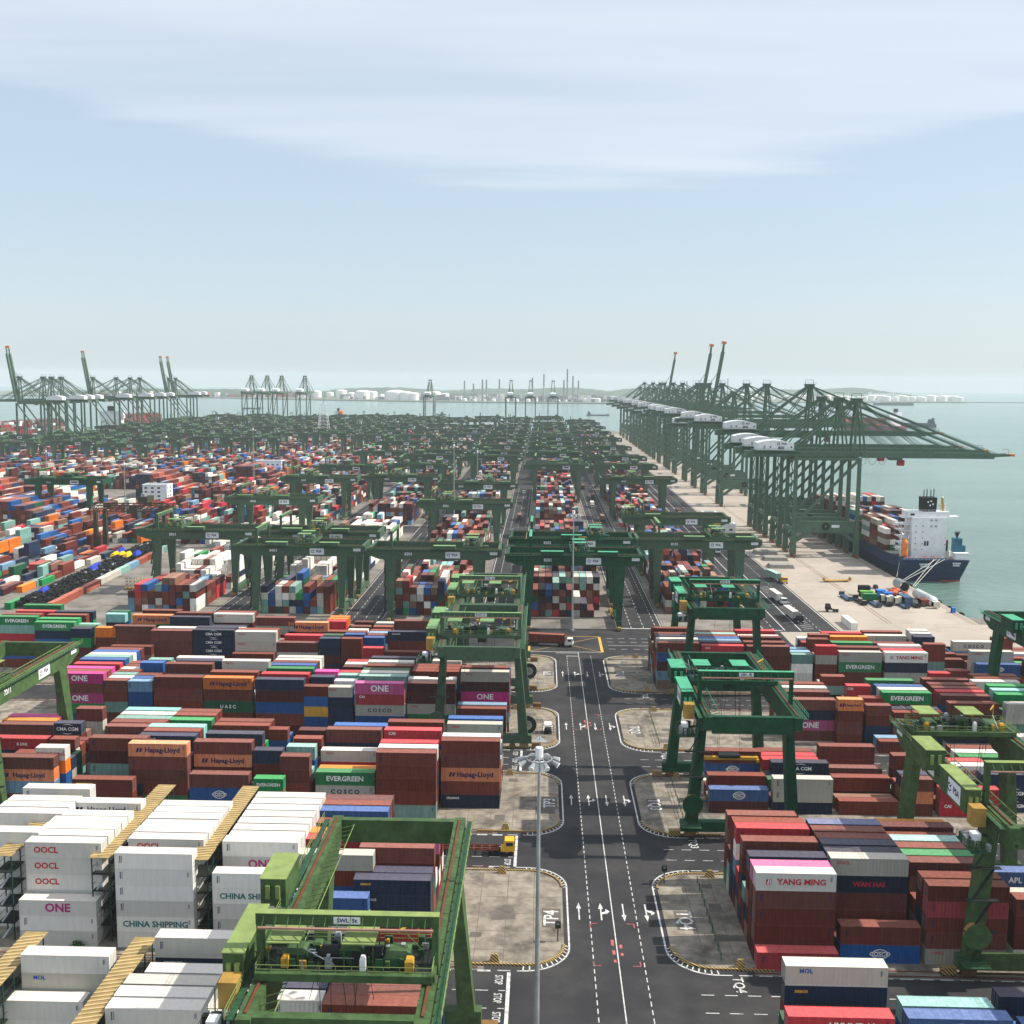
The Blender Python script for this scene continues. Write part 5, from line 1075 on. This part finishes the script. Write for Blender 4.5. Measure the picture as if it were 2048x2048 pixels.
v = vessel('cargo_ship', 786, 2330, 95, 16, 7, SLATE, 'small slate grey tanker under way on the right of the sea', math.pi, (-44, 12, 10, SLATE), [(-30, 20, 0, 2, SLATE)])
v = vessel('container_ship', 640, 2150, 190, 32, 12, PLUM, 'hazy plum-coloured loaded container ship beyond the quay crane booms', math.pi*.62, (-78, 12, 26, WHT)); stackload(v, 190, 32, 12, 11, 5, 3, [PLUM, PLUM, BRN, REDM])
v = vessel('container_ship', -650, 1330, 230, 40, 15, NAVY, 'loaded container ship at the left edge behind the quay cranes', math.pi/2, (-100, 12, 26, WHT)); stackload(v, 230, 40, 15, 13, 9, 4, cpal)
v = vessel('container_ship', -646, 1700, 200, 40, 15, BRN, 'rust-coloured container ship behind the far left quay cranes', math.pi/2, (-88, 12, 28, WHT)); stackload(v, 200, 40, 15, 11, 8, 6, [BRN, BRN, REDM, PLUM])
v = vessel('tanker', -440, 2110, 150, 24, 9, REDM, 'red tanker with orange superstructure beyond the yard end', .05, (40, 14, 22, ORA), [(-60, 35, 0, 2, REDM)], hdeck=REDM)
v = vessel('tugboat', -700, 2350, 32, 10, 4, ORA, 'small white and orange boat left of the middle quay cranes', .3, (-10, 14, 12, WHT), cat='boat')
v = vessel('patrol_boat', -270, 2900, 26, 7, 2.5, SLATE, 'small fast boat leaving a white wake on the sea', math.pi, (-6, 8, 5, SLATE), cat='boat')
b = MB(); b.taper(90, 0, 0, 150, 5, .1, 150, 3, WHT); b.build('wake', v)
v = vessel('barge', 150, 2950, 62, 14, 3, SLATE, 'low dark barge near the end of the yard', 0, (-28, 8, 7, SLATE), cat='boat')
v = vessel('ferry', -900, 3350, 60, 14, 4, SLATE, 'low grey vessel in the haze at far left', 0, None, cat='boat')
v = vessel('cargo_ship', 2350, 7600, 260, 36, 16, WHT, 'white ship on the horizon at far right', 0, (-100, 22, 18, WHT), [(-60, 90, 0, 8, WHT)])
v = vessel('cargo_ship', 1500, 4700, 170, 26, 10, SLATE, 'grey ship anchored in front of the white storage tanks', 0, (-78, 14, 14, WHT))

# ------------------------------------------------------------------ far island: land, hills, tanks, chimneys
b = MB(); FL = mat('far_land', (.16, .17, .13), .9)
shore = [(-3600, 5500), (-1700, 5250), (-1050, 4850), (-500, 4600), (30, 4500), (350, 4510), (900, 4900), (1500, 5250), (2080, 5400), (2090, 5520), (2000, 6500), (-3600, 8200)]
b.prism(shore, -4, 1.5, FL); b.box(2090, 4300, 5520, 5545, -4, .2, FL); tag(b.build('far_shore'), kind='structure')
HM = mat('far_hill_green', (.055, .085, .05), .9, var=.3, scale=.004)
def hills(x0, x1, y, hs, seed):
    r = random.Random(seed); n = 90; V = []; b = MB(); k = b.mi(HM); prev = None
    for i in range(n+1):
        t = i/n; x = x0+(x1-x0)*t; h = 6+hs*(.75+.25*math.sin(t*9+seed)+.15*math.sin(t*23+seed*2))*min(1, (8*t)**.6, (8*(1-t))**.6); h = max(2, h)+r.uniform(0, 5)
        b.v += [(x, y-260, 0), (x, y-70, h*.82), (x, y, h), (x, y+300, 0)]
    for i in range(n):
        for j in range(3): a = i*4+j; b.f.append((a, a+4, a+5, a+1)); b.m.append(k)
    return b
tag(hills(-1500, 600, 7600, 34, 1).build('hills'), kind='structure'); tag(hills(-2900, -900, 6400, 22, 4).build('hills'), kind='structure'); tag(hills(500, 2750, 8300, 42, 7).build('hills'), kind='structure'); tag(hills(-1900, 300, 5600, 14, 2).build('hills'), kind='structure')
TW_ = mat('tank_white', (.82, .80, .76), .6, var=.05)
def tank(x, y, r_, h, k):
    b = MB(); b.cyl((0, 0, 0), (0, 0, h), r_, TW_, 20); b.dome((0, 0, h), r_, r_*.22, TW_, 20, 3); o = b.build('storage_tank', loc=(x, y, 1.5)); return o
r = random.Random(21); ti = 0; sc_ = {}; TXP = []
for px, w_ in ((612, 8), (636, 18), (662, 14), (684, 22), (704, 16), (726, 30), (744, 22), (764, 12), (790, 42), (812, 24), (828, 20), (868, 26), (889, 18)): TXP.append((px, w_, 1))
for px in range(1165, 1200, 9): TXP.append((px, 12, .7))
for px in range(1480, 1915, 12): TXP.append((px+r.uniform(-3, 3), r.uniform(10, 18), .9))
for px in range(930, 1165, 20): TXP.append((px+r.uniform(-5, 5), r.uniform(5, 10), .5))
for px, w_, hf in TXP:
    Y = (5250 if px < 700 else 4950 if px < 780 else 4780 if px < 920 else 4640 if px < 1300 else 5500 if px < 1850 else 5560)+r.uniform(10, 120); u = (px-1024)/F; d = cf+cR*u; X = d.x/d.y*Y
    rad = w_*Y/F/2; h = min(34, rad*.95+8)*hf; o = tank(X, Y+rad, rad, h, ti); ti += 1
    side = 'left shore' if px < 920 else 'middle shore' if px < 1300 else 'right shore'; sc_[side] = sc_.get(side, 0)+1
    tag(o, f"hazy white domed storage tank, {ORD[sc_[side]]} of those on the far {side}", 'tank', 'white storage tanks on the far shore')
for j, (px, py) in enumerate([(929, 761), (947, 767), (965, 759), (973, 759), (999, 758), (1065, 755), (1088, 748), (1128, 760), (1135, 738), (1146, 752), (1157, 761), (1387, 751), (1442, 761), (1456, 757), (1374, 762)]):
    Y = 4750 if px < 1300 else 6200; u = (px-1024)/F; v_ = (py-1024)/F; d = cf+cR*u+cD*v_; X = d.x/d.y*Y; Z = CH+d.z/d.y*Y; b = MB(); cm = REDM if px == 1387 else mat('chimney_grey', (.30, .30, .31))
    b.cyl((0, 0, 0), (0, 0, Z*.62), 4.2, cm, 12, 3.2); b.cyl((0, 0, Z*.62), (0, 0, Z), 3.2, mat('chimney_dark', (.10, .10, .11)) if px != 1387 else WHT, 12, 3.0)
    if px != 1387: b.cyl((0, 0, Z*.6), (0, 0, Z*.62), 5, cm, 12)
    tag(b.build('chimney', loc=(X, Y, 0)), f"thin hazy {'red and white' if px == 1387 else 'grey'} chimney on the far shore, {ORD[j+1]} counted from the left" if px != 1374 else 'thin hazy grey mast beside the red and white chimney', 'chimney', 'chimneys of the refinery on the far shore')
# refinery clutter: low blocks between the chimneys
b = MB(); r = random.Random(8); PC = mat('plant_grey', (.22, .21, .22))
for i in range(260):
    X = r.uniform(-950, 330); Y = 4640+r.uniform(0, 380)+max(0, -X*.35); s = r.uniform(8, 30); b.box(X, X+s, Y, Y+s, 1, r.uniform(6, 30), r.choice((PC, PC, TW_)))
tag(b.build('refinery_plant'), 'hazy grey pipes and low blocks of a refinery along the far shore', 'refinery', kind='stuff')
b = MB(); r = random.Random(18)
for i in range(70): X = r.uniform(-2300, -1150); b.box(X, X+r.uniform(15, 50), 5300-X*.03, 5340-X*.03, 1, r.uniform(8, 26), r.choice((PC, BRN, TW_, REDM)))
tag(b.build('far_shipyard'), 'hazy reddish buildings along the far left shore', 'buildings', kind='stuff')

# ------------------------------------------------------------------ light masts
def mast(x, y, h, lab, big=True):
    o = empty('light_mast', (x, y, .1)); b = MB(); b.cyl((0, 0, 0), (0, 0, h), .40, GREY, 14, .19); b.cyl((0, 0, 0), (0, 0, .5), .8, GREY, 12); b.build('pole', o)
    b = MB(); n = 12
    for j in range(n): a0, a1 = 2*math.pi*j/n, 2*math.pi*(j+1)/n; b.beam((1.6*math.cos(a0), 1.6*math.sin(a0), h), (1.6*math.cos(a1), 1.6*math.sin(a1), h), .14, .14, GREY); b.beam((.2*math.cos(a0), .2*math.sin(a0), h+.3), (1.6*math.cos(a0), 1.6*math.sin(a0), h), .08, .08, GREY)
    b.cyl((0, 0, h), (0, 0, h+1.4), .5, WHT, 10); b.poly([(-1, -.6, h+2.3), (1, -.6, h+2.3), (0, 1, h+2.6)], GREY); b.beam((0, 0, h+1.2), (0, 0, h+3.4), .07, .07, GREY); b.build('lamp_ring', o)
    for j in range(8 if big else 6):
        a = 2*math.pi*(j+.5)/(8 if big else 6); b = MB(); c = Vector((1.75*math.cos(a), 1.75*math.sin(a), h-.1)); q = Vector((math.cos(a), math.sin(a), -.55)); b.cyl(c, c+q*.75, .2, GREY, 8, .38); b.cyl(c+q*.75, c+q*.8, .38, WHT, 8); b.build('floodlight', o)
    if big:
        for x_, y_ in ((-.35, -.55), (.45, -.55)): b = MB(); b.box(x_-.28, x_+.28, y_-.18, y_+.18, h-1.5, h-.2, WHT); b.build('antenna_box', o)
    return tag(o, lab, 'light mast', 'tall light masts over the yard')
mast(0.05, 129, 42.5, 'tall grey light mast in the foreground, head of floodlights over the main road')
mast(11.4, 381, 42.0, 'grey light mast standing beyond the yellow box junction')
for (px, py, Y, lab) in [(955, 905, 700, 'thin light mast between the second and straight yard columns, nearer one'), (908, 862, 640, 'thin light mast left of the straight yard column'), (1014, 845, 1100, 'distant light mast above the straight yard column'), (1027, 825, 1500, 'most distant light mast, before the far quay cranes'), (248, 930, 640, 'thin light mast among the old yard stacks left of the white block'), (92, 905, 720, 'leftmost thin light mast in the old yard'), (506, 860, 900, 'thin light mast left of the lattice tower')]:
    u = (px-1024)/F; v_ = (py-1024)/F; d = cf+cR*u+cD*v_; X = d.x/d.y*Y; Z = CH+d.z/d.y*Y; mast(X, Y, max(25, min(50, Z)), lab, False)

# ------------------------------------------------------------------ vehicles
TYRE = BLK
def wheels(b, xs, w_=1.1, r_=.5):
    for x in xs:
        for s in (-1, 1): b.cyl((x, s*w_-.16, r_), (x, s*w_+.16, r_), r_, TYRE, 12)
def truck(x, y, rz, cab, load, lab, trailer=True, L=12.4, z=.06):
    """cab at +x"""
    o = empty('truck', (x, y, z), rz)
    b = MB(); b.box(-1.6, 1.0, -1.22, 1.22, .9, 1.3, cab); b.taper(0, 0, 1.2, 2.2, 2.4, 2.1, 2.2, 2.4, cab); b.taper(0, 0, 2.1, 2.2, 2.4, 3.0, 1.7, 2.2, cab); b.box(-4.2, -1.2, -.5, .5, .75, 1.0, DK); b.build('cab', o)
    b = MB(); b.box(1.0, 1.12, -1.05, 1.05, 2.0, 2.75, GLS); b.box(-.6, .7, -1.215, -1.19, 2.0, 2.7, GLS); b.box(-.6, .7, 1.19, 1.215, 2.0, 2.7, GLS); b.build('windscreen', o)
    b = MB(); wheels(b, (.3, -3.4, -2.3)); b.build('wheel', o)
    for s in (-1, 1): b = MB(); b.box(1.12, 1.2, s*.9-.18, s*.9+.18, 1.0, 1.25, SIGN); b.build('headlight', o)
    if trailer:
        b = MB(); m_ = load if load in (RAIL, YEL) else DK
        for s in (-.55, .55): b.box(-2-L, -2.0, s-.1, s+.1, 1.05, 1.35, m_)
        for k in range(9): q = -2.2-k*(L-.4)/8; b.box(q-.1, q+.1, -1.2, 1.2, 1.1, 1.3, m_)
        for s in (-1, 1): b.box(-2-L, -2, s*1.15-.06, s*1.15+.06, 1.1, 1.3, m_)
        wheels(b, (-L+1.2, -L, -L-1.2)); b.build('trailer', o)
    tag(o, lab, 'truck', 'trucks and trailers on the port roads'); return o
def loose_box(x, y, z, dx_, dy_, h, c, rz, lab):
    o = empty('shipping_container', (x, y, z), rz); key = (dx_, dy_, h, c, 'v'); 
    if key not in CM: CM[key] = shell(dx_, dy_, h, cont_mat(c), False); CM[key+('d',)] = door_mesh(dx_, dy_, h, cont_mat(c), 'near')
    for nm, me in (('body', CM[key]), ('door', CM[key+('d',)])): q = bpy.data.objects.new(nm, me); COL.objects.link(q); q.parent = o
    tag(o, lab, 'container', 'containers riding on trucks'); return o
WC = mat('cab_white', (.78, .78, .74), .4, var=.05); YC = mat('cab_yellow', (.72, .42, .03), .45, var=.08)
truck(10.0, 357.5, R(-9), WC, None, 'white-cabbed truck hauling a brown container through the yellow box junction'); loose_box(-3.9, 358.6, 1.45, 12.0, 2.44, 2.7, 'b', R(-9), 'brown container on the white-cabbed truck at the yellow box junction')
truck(-5.4, 195.6, 0, YC, RAIL, 'yellow prime mover with an empty rusty trailer waiting at the stop line')
truck(112.4, 420, R(170), BLK, None, 'black prime mover without trailer on the pale apron', trailer=False)
truck(108.2, 478, R(-80), YC, None, 'yellow prime mover carrying a container down the apron road', L=12.2); loose_box(105.2, 481.5, 1.45, 2.44, 12.1, 2.6, 't', R(10), 'grey-green container on the yellow prime mover on the apron road')
truck(97.6, 431, R(-86), WC, None, 'white truck with a white box on the apron road, farther one', L=12); loose_box(95.4, 433.8, 1.45, 2.44, 12.1, 2.6, 'w', R(4), 'white container on the farther apron truck')
truck(96.2, 397.5, R(-86), BLK, None, 'dark truck with a beige box on the apron road, nearer one', L=12); loose_box(94.0, 400.3, 1.45, 2.44, 12.1, 2.6, 'g', R(4), 'beige container on the nearer apron truck')
truck(28.2, 402, R(-88), YC, YEL, 'yellow prime mover queuing on the road right of the straight column', L=12)
r = random.Random(31); tn = 0
for (x, y0) in ((32.5, 455), (32.5, 520), (36, 590), (39, 700), (36, 760), (-18, 470), (-17, 610), (-14, 700), (-69, 520), (-69, 700), (92, 560), (97, 640), (92, 720), (39, 830), (-14, 850), (34, 905)):
    c = r.choice((YC, WC, WC)); m_ = rc(r); tn += 1; truck(x, y0, R(-90) if tn % 2 else R(90), c, None, f"{'yellow' if c is YC else 'white'} truck with a {NAMES[m_]} container, {ORD[tn]} in the distant lanes"); loose_box(x-1.22, y0+2.2 if tn % 2 else y0-14.3, 1.45, 2.44, 12.1, 2.6, m_, 0, f"{NAMES[m_]} container on the {ORD[tn]} truck in the distant lanes")
def car(x, y, rz, m_, lab, cat='car'):
    o = empty('parked_car', (x, y, .15), rz); b = MB(); b.taper(0, 0, .35, 4.4, 1.75, .95, 4.3, 1.7, m_); b.taper(-.2, 0, .95, 2.5, 1.6, 1.5, 1.8, 1.35, m_); b.build('body', o)
    b = MB(); b.taper(-.2, 0, .98, 2.56, 1.5, 1.42, 1.95, 1.3, GLS); b.box(-1.0, .7, -.82, .82, 1.05, 1.35, GLS); b.build('window', o); b = MB(); wheels(b, (-1.35, 1.35), .8, .33); b.build('wheel', o); tag(o, lab, cat)
car(146.0, 470, R(80), DK, 'dark car parked on the quay behind the ship stern')
# buggy with sun roof on the TP2 island
o = empty('utility_buggy', (2.2, 267, .15), R(90)); b = MB(); b.box(-1.6, 1.6, -.8, .8, .35, .9, DK); b.box(-1.5, -.2, -.75, .75, .9, 1.3, DK); b.build('body', o); b = MB(); b.box(-1.2, 1.5, -.9, .9, 2.3, 2.42, WHT)
for x_ in (-1.1, 1.4):
    for y_ in (-.8, .8): b.beam((x_, y_, .9), (x_, y_, 2.3), .08, .08, GREY)
b.build('sun_roof', o); b = MB(); wheels(b, (-1.1, 1.1), .8, .32); b.build('wheel', o); tag(o, 'small buggy with a pale sun roof parked on the TP2 island', 'buggy')
# cable drums, concrete blocks, hazard boards on the islands
for x_, y_, lab in ((-3.2, 317, 'large dark cable reel on the TP1 island'), (-3.0, 265.6, 'large dark cable reel on the TP2 island')):
    o = empty('cable_reel', (x_, y_, .15)); b = MB(); b.cyl((0, -.35, 2.4), (0, .35, 2.4), 2.3, DK, 28); b.build('drum', o); b = MB(); b.cyl((0, -.42, 2.4), (0, -.36, 2.4), 1.2, GREY, 18)
    for k in range(8): a = k*math.pi/4; b.beam((0, -.4, 2.4), (2.2*math.cos(a), -.4, 2.4+2.2*math.sin(a)), .1, .06, GC)
    b.build('hub', o); b = MB(); b.beam((-1.6, 0, 0), (0, 0, 2.4), .25, .25, GC); b.beam((1.6, 0, 0), (0, 0, 2.4), .25, .25, GC); b.build('stand', o); tag(o, lab, 'cable reel')
hz = 0
for i in (1, 2, 3, 4):
    for sx, xx in ((1, -6.5), (-1, 31)):
        for yy, wh in ((KL[i][0]+2.2, 'near'), (KL[i][1]-2.6, 'far')):
            b = MB(); b.taper(0, 0, 0, 1.7, .9, 1.3, .9, .35, HAZ); tag(b.build('hazard_block', loc=(xx, yy, .15)), f"black and yellow striped buffer at the {wh} edge of the {xlab[(i, sx)]} island", 'buffer', 'striped crane rail buffers on the islands')
for (x_, y_, lab) in ((3.3, 163.5, 'dark signal post at the near corner of the TP4 island'), (22.5, 184.5, 'dark signal post at the far corner of the TQ4 island')):
    o = empty('signal_post', (x_, y_, .15)); b = MB(); b.cyl((0, 0, 0), (0, 0, 3), .09, DK, 8); b.build('post', o); b = MB(); b.box(-.45, .45, -.3, .3, 2.3, 3.3, DK); b.box(-.2, .2, -.33, -.3, 2.9, 3.15, GREY); b.build('signal_head', o); tag(o, lab, 'signal post')
# green pipe fence along the right islands
for i in (1, 2, 3):
    b = MB(); y0, y1 = KL[i][0]+4, KL[i][1]-5; x0 = 29.5 if i > 1 else 28.4
    for k in range(10): y = y0+(y1-y0)*k/9; b.beam((x0, y, .15), (x0, y, 1.5), .1, .1, GB)
    for z in (.8, 1.4): b.beam((x0, y0, z), (x0, y1, z), .07, .07, GB)
    tag(b.build('pipe_fence'), f"thin green pipe fence across the {xlab[(i, -1)]} island", 'fence')

# ------------------------------------------------------------------ quay clutter
b = MB(); b.cyl((0, 0, 1.9), (0, 17, 1.9), 2.0, mat('tank_grey_white', (.55, .58, .55), .5, dirt=((.3, .33, .3), .6)), 20); b.dome((0, 0, 0), .1, .1, GREY)
b2 = empty('gas_cylinder', (157.6, 433, .1), R(2)); b.build('shell', b2); b = MB(); b.cyl((0, 0, 1.9), (0, -1.1, 1.9), 2.0, WHT, 20, 1.0); b.build('end_cap', b2)
b = MB()
for y in (3, 12): b.box(-1.6, 1.6, y, y+.6, 0, .9, DK)
b.build('cradle', b2); tag(b2, 'long whitish cylindrical tank lying on the quay edge', 'tank')
o = empty('steel_tube', (155.8, 462, .1)); b = MB(); n = 22; k = b.mi(GREY); kd = b.mi(DK)
for rr_, in ((2.2,), (1.95,)): 
    for yy in (0, 9): b.v += [(rr_*math.cos(2*math.pi*j/n), yy, 2.3+rr_*math.sin(2*math.pi*j/n)) for j in range(n)]
for j in range(n): q = (j+1) % n; b.f += [(j, q, n+q, n+j), (2*n+q, 2*n+j, 3*n+j, 3*n+q), (j, 2*n+j, 2*n+q, q)]; b.m += [k, kd, k]
b.build('tube', o); b = MB(); b.box(-1.8, 1.8, 1, 2, 0, .6, DK); b.box(-1.8, 1.8, 7, 8, 0, .6, DK); b.build('cradle', o); tag(o, 'open grey steel tube lying beside the ship stern', 'steel tube')
def flat_rack(x, y, rz, m_, lab, load=None, L=12):
    o = empty('flat_rack', (x, y, .05), rz); b = MB(); b.box(0, L, 0, 2.4, .55, .8, m_); b.box(0, .25, 0, 2.4, .8, 2.0, m_); b.box(L-.25, L, 0, 2.4, .8, 2.0, m_); b.build('bed', o); b = MB(); wheels_ = [(q, s) for q in (1, 2, L-3, L-2) for s in (.25, 2.15)]
    for q, s in wheels_: b.cyl((q, s-.15, .32), (q, s+.15, .32), .32, TYRE, 8)
    b.build('wheel', o)
    tag(o, lab, 'trailer', 'low trailers parked on the quay'); return o
flat_rack(127.2, 482.8, R(8), YEL, 'long yellow low trailer lying alone on the pale apron', L=12.5)
for j, (x, y) in enumerate([(128.0, 440), (131.5, 432), (136, 428), (141, 430), (146.5, 426), (151.5, 428)]): flat_rack(x, y, R(92), mat('dusty_blue', (.05, .09, .15)) if j % 2 == 0 else DK, f"dark low trailer in the quay cluster, {ORD[j+1]} from the left", L=12)
def crate(x, y, z, a, c, h, m_, lab, nm='crate'):
    o = empty(nm, (x, y, z)); b = MB(); b.box(0, a, 0, c, .12, h, m_)
    for k in range(int(a/.8)+1): b.box(min(a-.08, k*.8), min(a, k*.8+.08), -.04, c+.04, .12, h, m_)
    b.build('body', o); b = MB(); b.box(-.05, a+.05, -.06, c+.06, h-.12, h+.03, m_); b.box(0, a, .1, .3, 0, .12, DK); b.box(0, a, c-.3, c-.1, 0, .12, DK); b.build('frame', o); tag(o, lab, 'crate', 'cargo boxes in the quay cluster')
BB = mat('bright_blue', (.04, .22, .75)); GG = mat('leaf_green', (.14, .40, .08)); CRM = mat('cream_paint', (.62, .60, .50)); RO = mat('orange_red', (.5, .12, .05))
crate(132.0, 444.0, .9, 5.2, 2.6, 2.7, GG, 'leaf green cargo box, leftmost in the quay cluster'); crate(139.6, 446.5, .9, 3.6, 3.2, 2.7, BB, 'bright blue cargo box, farther one of two'); crate(141.4, 443, .9, 3.4, 2.6, 2.4, BB, 'bright blue cargo box, nearer one of two')
for j, (x, y) in enumerate([(138.4, 437.5), (139.6, 434.2), (141.4, 436.2), (142.4, 432.4), (144.2, 434.6)]): crate(x, y, .9, 1.5, 2.2, 2.5, CRM, f"cream upright cargo box, {ORD[j+1]} from the left in the quay cluster")
crate(146.2, 432.5, .9, 3.2, 9, 2.6, mat('slate_blue_paint', (.06, .12, .2)), 'long slate blue cargo box in the quay cluster'); crate(152.4, 431, .9, 3.0, 4, 2.0, BRN, 'brown cargo box right of the slate blue one'); crate(134.2, 453, .9, 4.5, 3, 3.2, DK, 'dark machinery crate behind the blue boxes'); crate(156, 427.5, .6, 2.6, 2.6, 2.2, CRM, 'cream box at the near end of the white cylinder'); crate(163-2.5, 420, 0, 1.4, 1.4, 2.0, BB, 'small blue kiosk box at the quay edge')
for j, (x, y) in enumerate([(146.5, 450), (149.5, 455), (150.5, 446)]):
    o = empty('lifeboat', (x, y, 1.2), R(20+j*15)); b = MB(); b.cyl((-1.8, 0, .8), (1.8, 0, .8), 1.0, RO, 12); b.cyl((1.8, 0, .8), (3.1, 0, 1), 1.0, RO, 12, .25); b.cyl((-1.8, 0, .8), (-2.6, 0, .9), 1.0, RO, 12, .4); b.build('hull', o); b = MB(); b.box(-1.2, .6, -.6, .6, 1.6, 2.2, RO); b.build('canopy', o); b = MB(); b.box(-1.8, 1.8, -.9, .9, -1.1, -.1, DK); b.build('cradle', o); tag(o, f"orange-red boat on a cradle in the quay cluster, {ORD[j+1]} from the left", 'lifeboat', 'orange-red boats in the quay cluster')
# steel floor slabs lying under the quay cranes
for j, (x, y) in enumerate([(111, 560), (112, 540), (110, 518)]):
    b = MB()
    for k in range(3): b.box(k*.3, 12-k*.3, k*.3, 8-k*.3, k*.6, k*.6+.5, mat('hatch_grey', (.30, .29, .26), .7))
    tag(b.build('hatch_cover', loc=(x, y, .06)), f"stack of grey ship hatch covers on the apron, {ORD[j+1]} from the far end", 'hatch cover', 'hatch covers laid on the apron')

# ------------------------------------------------------------------ buildings of the yard
def building(x, y, w_, d, h, lab, floors, rz=0):
    o = empty('yard_building', (x, y, 0), rz); b = MB(); b.box(0, w_, 0, d, 0, h, WHT); b.build('wall', o); b = MB(); b.box(-.3, w_+.3, -.3, d+.3, h, h+.7, WHT); b.box(1, w_-1, 1, d-1, h+.7, h+.75, GREY); b.build('roof', o)
    for f in range(floors):
        for k in range(int(w_/4.5)): b = MB(); x0 = 1.4+k*4.5; z = 1.5+f*(h-1)/floors; b.box(x0, x0+1.9, -.05, .0-.002, z, z+1.2, GLS); b.build('window', o)
        for k in range(int(d/5)): b = MB(); y0 = 1.4+k*5; z = 1.5+f*(h-1)/floors; b.box(w_+.002, w_+.05, y0, y0+1.9, z, z+1.2, GLS); b.build('window', o)
    tag(o, lab, 'building'); return o
building(-277, 742, 17, 12, 15, 'white four-storey office block among the old yard stacks', 5)
building(-266, 1000, 24, 12, 13, 'long low white yard building with rows of windows', 3)
building(-292, 1540, 70, 14, 12, 'long pale yard shed beside the lattice tower', 2)
building(-70, 1180, 14, 12, 12, 'small white building between the distant cranes', 3)
building(104, 690, 9, 16, 5, 'low white hut on the quay apron under the cranes', 1); building(101, 640, 14, 7, 5, 'white canopy shed on the quay apron', 1)
# white lattice tower
o = empty('lattice_tower', (-299, 1480, 0)); b = MB(); H_ = 56
for k in range(12):
    z0, z1 = H_*k/12, H_*(k+1)/12; a0, a1 = 9*(1-k/12*.6), 9*(1-(k+1)/12*.6)
    for s, t in ((1, 1), (1, -1), (-1, -1), (-1, 1)):
        b.beam((s*a0, t*a0, z0), (s*a1, t*a1, z1), .45, .45, WHT); s2, t2 = (s, -t) if s == t else (-s, t); b.beam((s*a0, t*a0, z0), (s2*a1, t2*a1, z1), .22, .22, WHT); b.beam((s*a1, t*a1, z1), (s2*a1, t2*a1, z1), .22, .22, WHT)
b.build('frame', o); b = MB(); b.box(-2.6, 2.6, -2.6, 2.6, H_, H_+.4, WHT); b.beam((0, 0, H_), (0, 0, H_+8), .5, .5, REDM); b.build('top_platform', o); tag(o, 'tall white lattice tower rising from the middle of the yard', 'tower')
# black tarpaulin heap on the low container row, with blue and yellow bundles
r = random.Random(14); b = MB(); TP = mat('black_tarpaulin', (.018, .019, .021), .7, var=.3); b0 = []
for i in range(2600):
    t = r.random(); y = 407+t*145; x = -191.5-t*6.5-r.random()**.8*11; z = .1+r.uniform(0, 2.4)+2.8*math.exp(-((x+197+t*6)/4.2)**2); a, e = r.uniform(0, 6.28), r.uniform(-.5, .5); d = Vector((math.cos(a)*math.cos(e), math.sin(a)*math.cos(e), math.sin(e)*.6)); c = Vector((x, y, z)); b.beam(c-d*r.uniform(.5, 1.2), c+d*r.uniform(.5, 1.2), r.uniform(.6, 1.3), r.uniform(.3, .7), TP if r.random() < .96 else GREY)
tag(b.build('tarpaulin_heap'), 'long heap of black rubber mats and tarpaulins on the low containers', 'heap', kind='stuff')
bn = 0
for (x, y, m_, nm) in ((-197, 418, 'B', 'dark blue'), (-199, 470, 'B', 'dark blue'), (-200, 476, 'B', 'dark blue'), (-204, 508, 'Y', 'yellow'), (-201, 508, 'Y', 'yellow'), (-198, 508, 'Y', 'yellow'), (-206, 520, 'B', 'bright blue'), (-195, 512, 'B', 'bright blue')):
    bn += 1; q = {'B': mat('tarp_blue', (.03, .06, .42)), 'Y': mat('tarp_yellow', (.8, .5, .02))}[m_]; b = MB(); b.taper(0, 0, 0, 2.4, 7, 1.5, 1.5, 6.2, q); b.taper(.2, .3, 1.4, 1.3, 5, 2.1, .5, 4.2, q); tag(b.build('wrapped_bundle', loc=(x, y, 4.2)), f"{nm} wrapped bundle lying on the black heap, {ORD[bn]} from the near end", 'bundle', 'wrapped bundles on the black heap')
# stacked yellow spreader frames
o = empty('spreader_stack', (-176, 447, .1)); 
for k in range(6):
    b = MB(); x = k*1.6; b.box(x, x+.9, 0, 3, 0, .5, YEL)
    for z in (1.5, 3, 4.2): b.box(x+.2, x+.6, .3, 2.4, z, z+.25, YEL)
    b.beam((x+.4, .4, .5), (x+.4, .4, 4.8), .22, .22, CRM); b.beam((x+.4, 2.4, .5), (x+.4, 2.4, 4.8), .22, .22, CRM); b.build('frame', o)
tag(o, 'rusty yellow upright spreader frames parked beside the dark stacks', 'spreader frames')
for j, (x, y, m_) in enumerate([(-238, 500, YEL), (-300, 610, YEL)]):
    o = empty('forklift', (x, y, .1), R(30)); b = MB(); b.box(-2.5, 2, -1.4, 1.4, .8, 2.2, m_); b.box(-1, 1, -1.1, 1.1, 2.2, 3.6, GLS); b.build('body', o); b = MB(); b.box(2.1, 2.5, -1.2, 1.2, .3, 7, DK); b.build('lifting_mast', o); b = MB(); wheels(b, (-1.7, 1.5), 1.3, .7); b.build('wheel', o); tag(o, f"yellow container handler in the old yard, {'nearer' if j == 0 else 'farther'} one", 'forklift')

# ------------------------------------------------------------------ haze
b = MB(); M = bpy.data.materials.new('haze_air'); M.use_nodes = True; t = M.node_tree; t.nodes.clear(); oo = t.nodes.new('ShaderNodeOutputMaterial'); pv = t.nodes.new('ShaderNodeVolumePrincipled'); pv.inputs['Color'].default_value = (.86, .96, 1, 1); pv.inputs['Density'].default_value = HAZE; pv.inputs['Anisotropy'].default_value = 0; t.links.new(pv.outputs[0], oo.inputs['Volume'])
b.box(-12800, 12800, -12700, 12700, -7.2, 160, M); hzb = b.build('haze'); tag(hzb, kind='stuff')
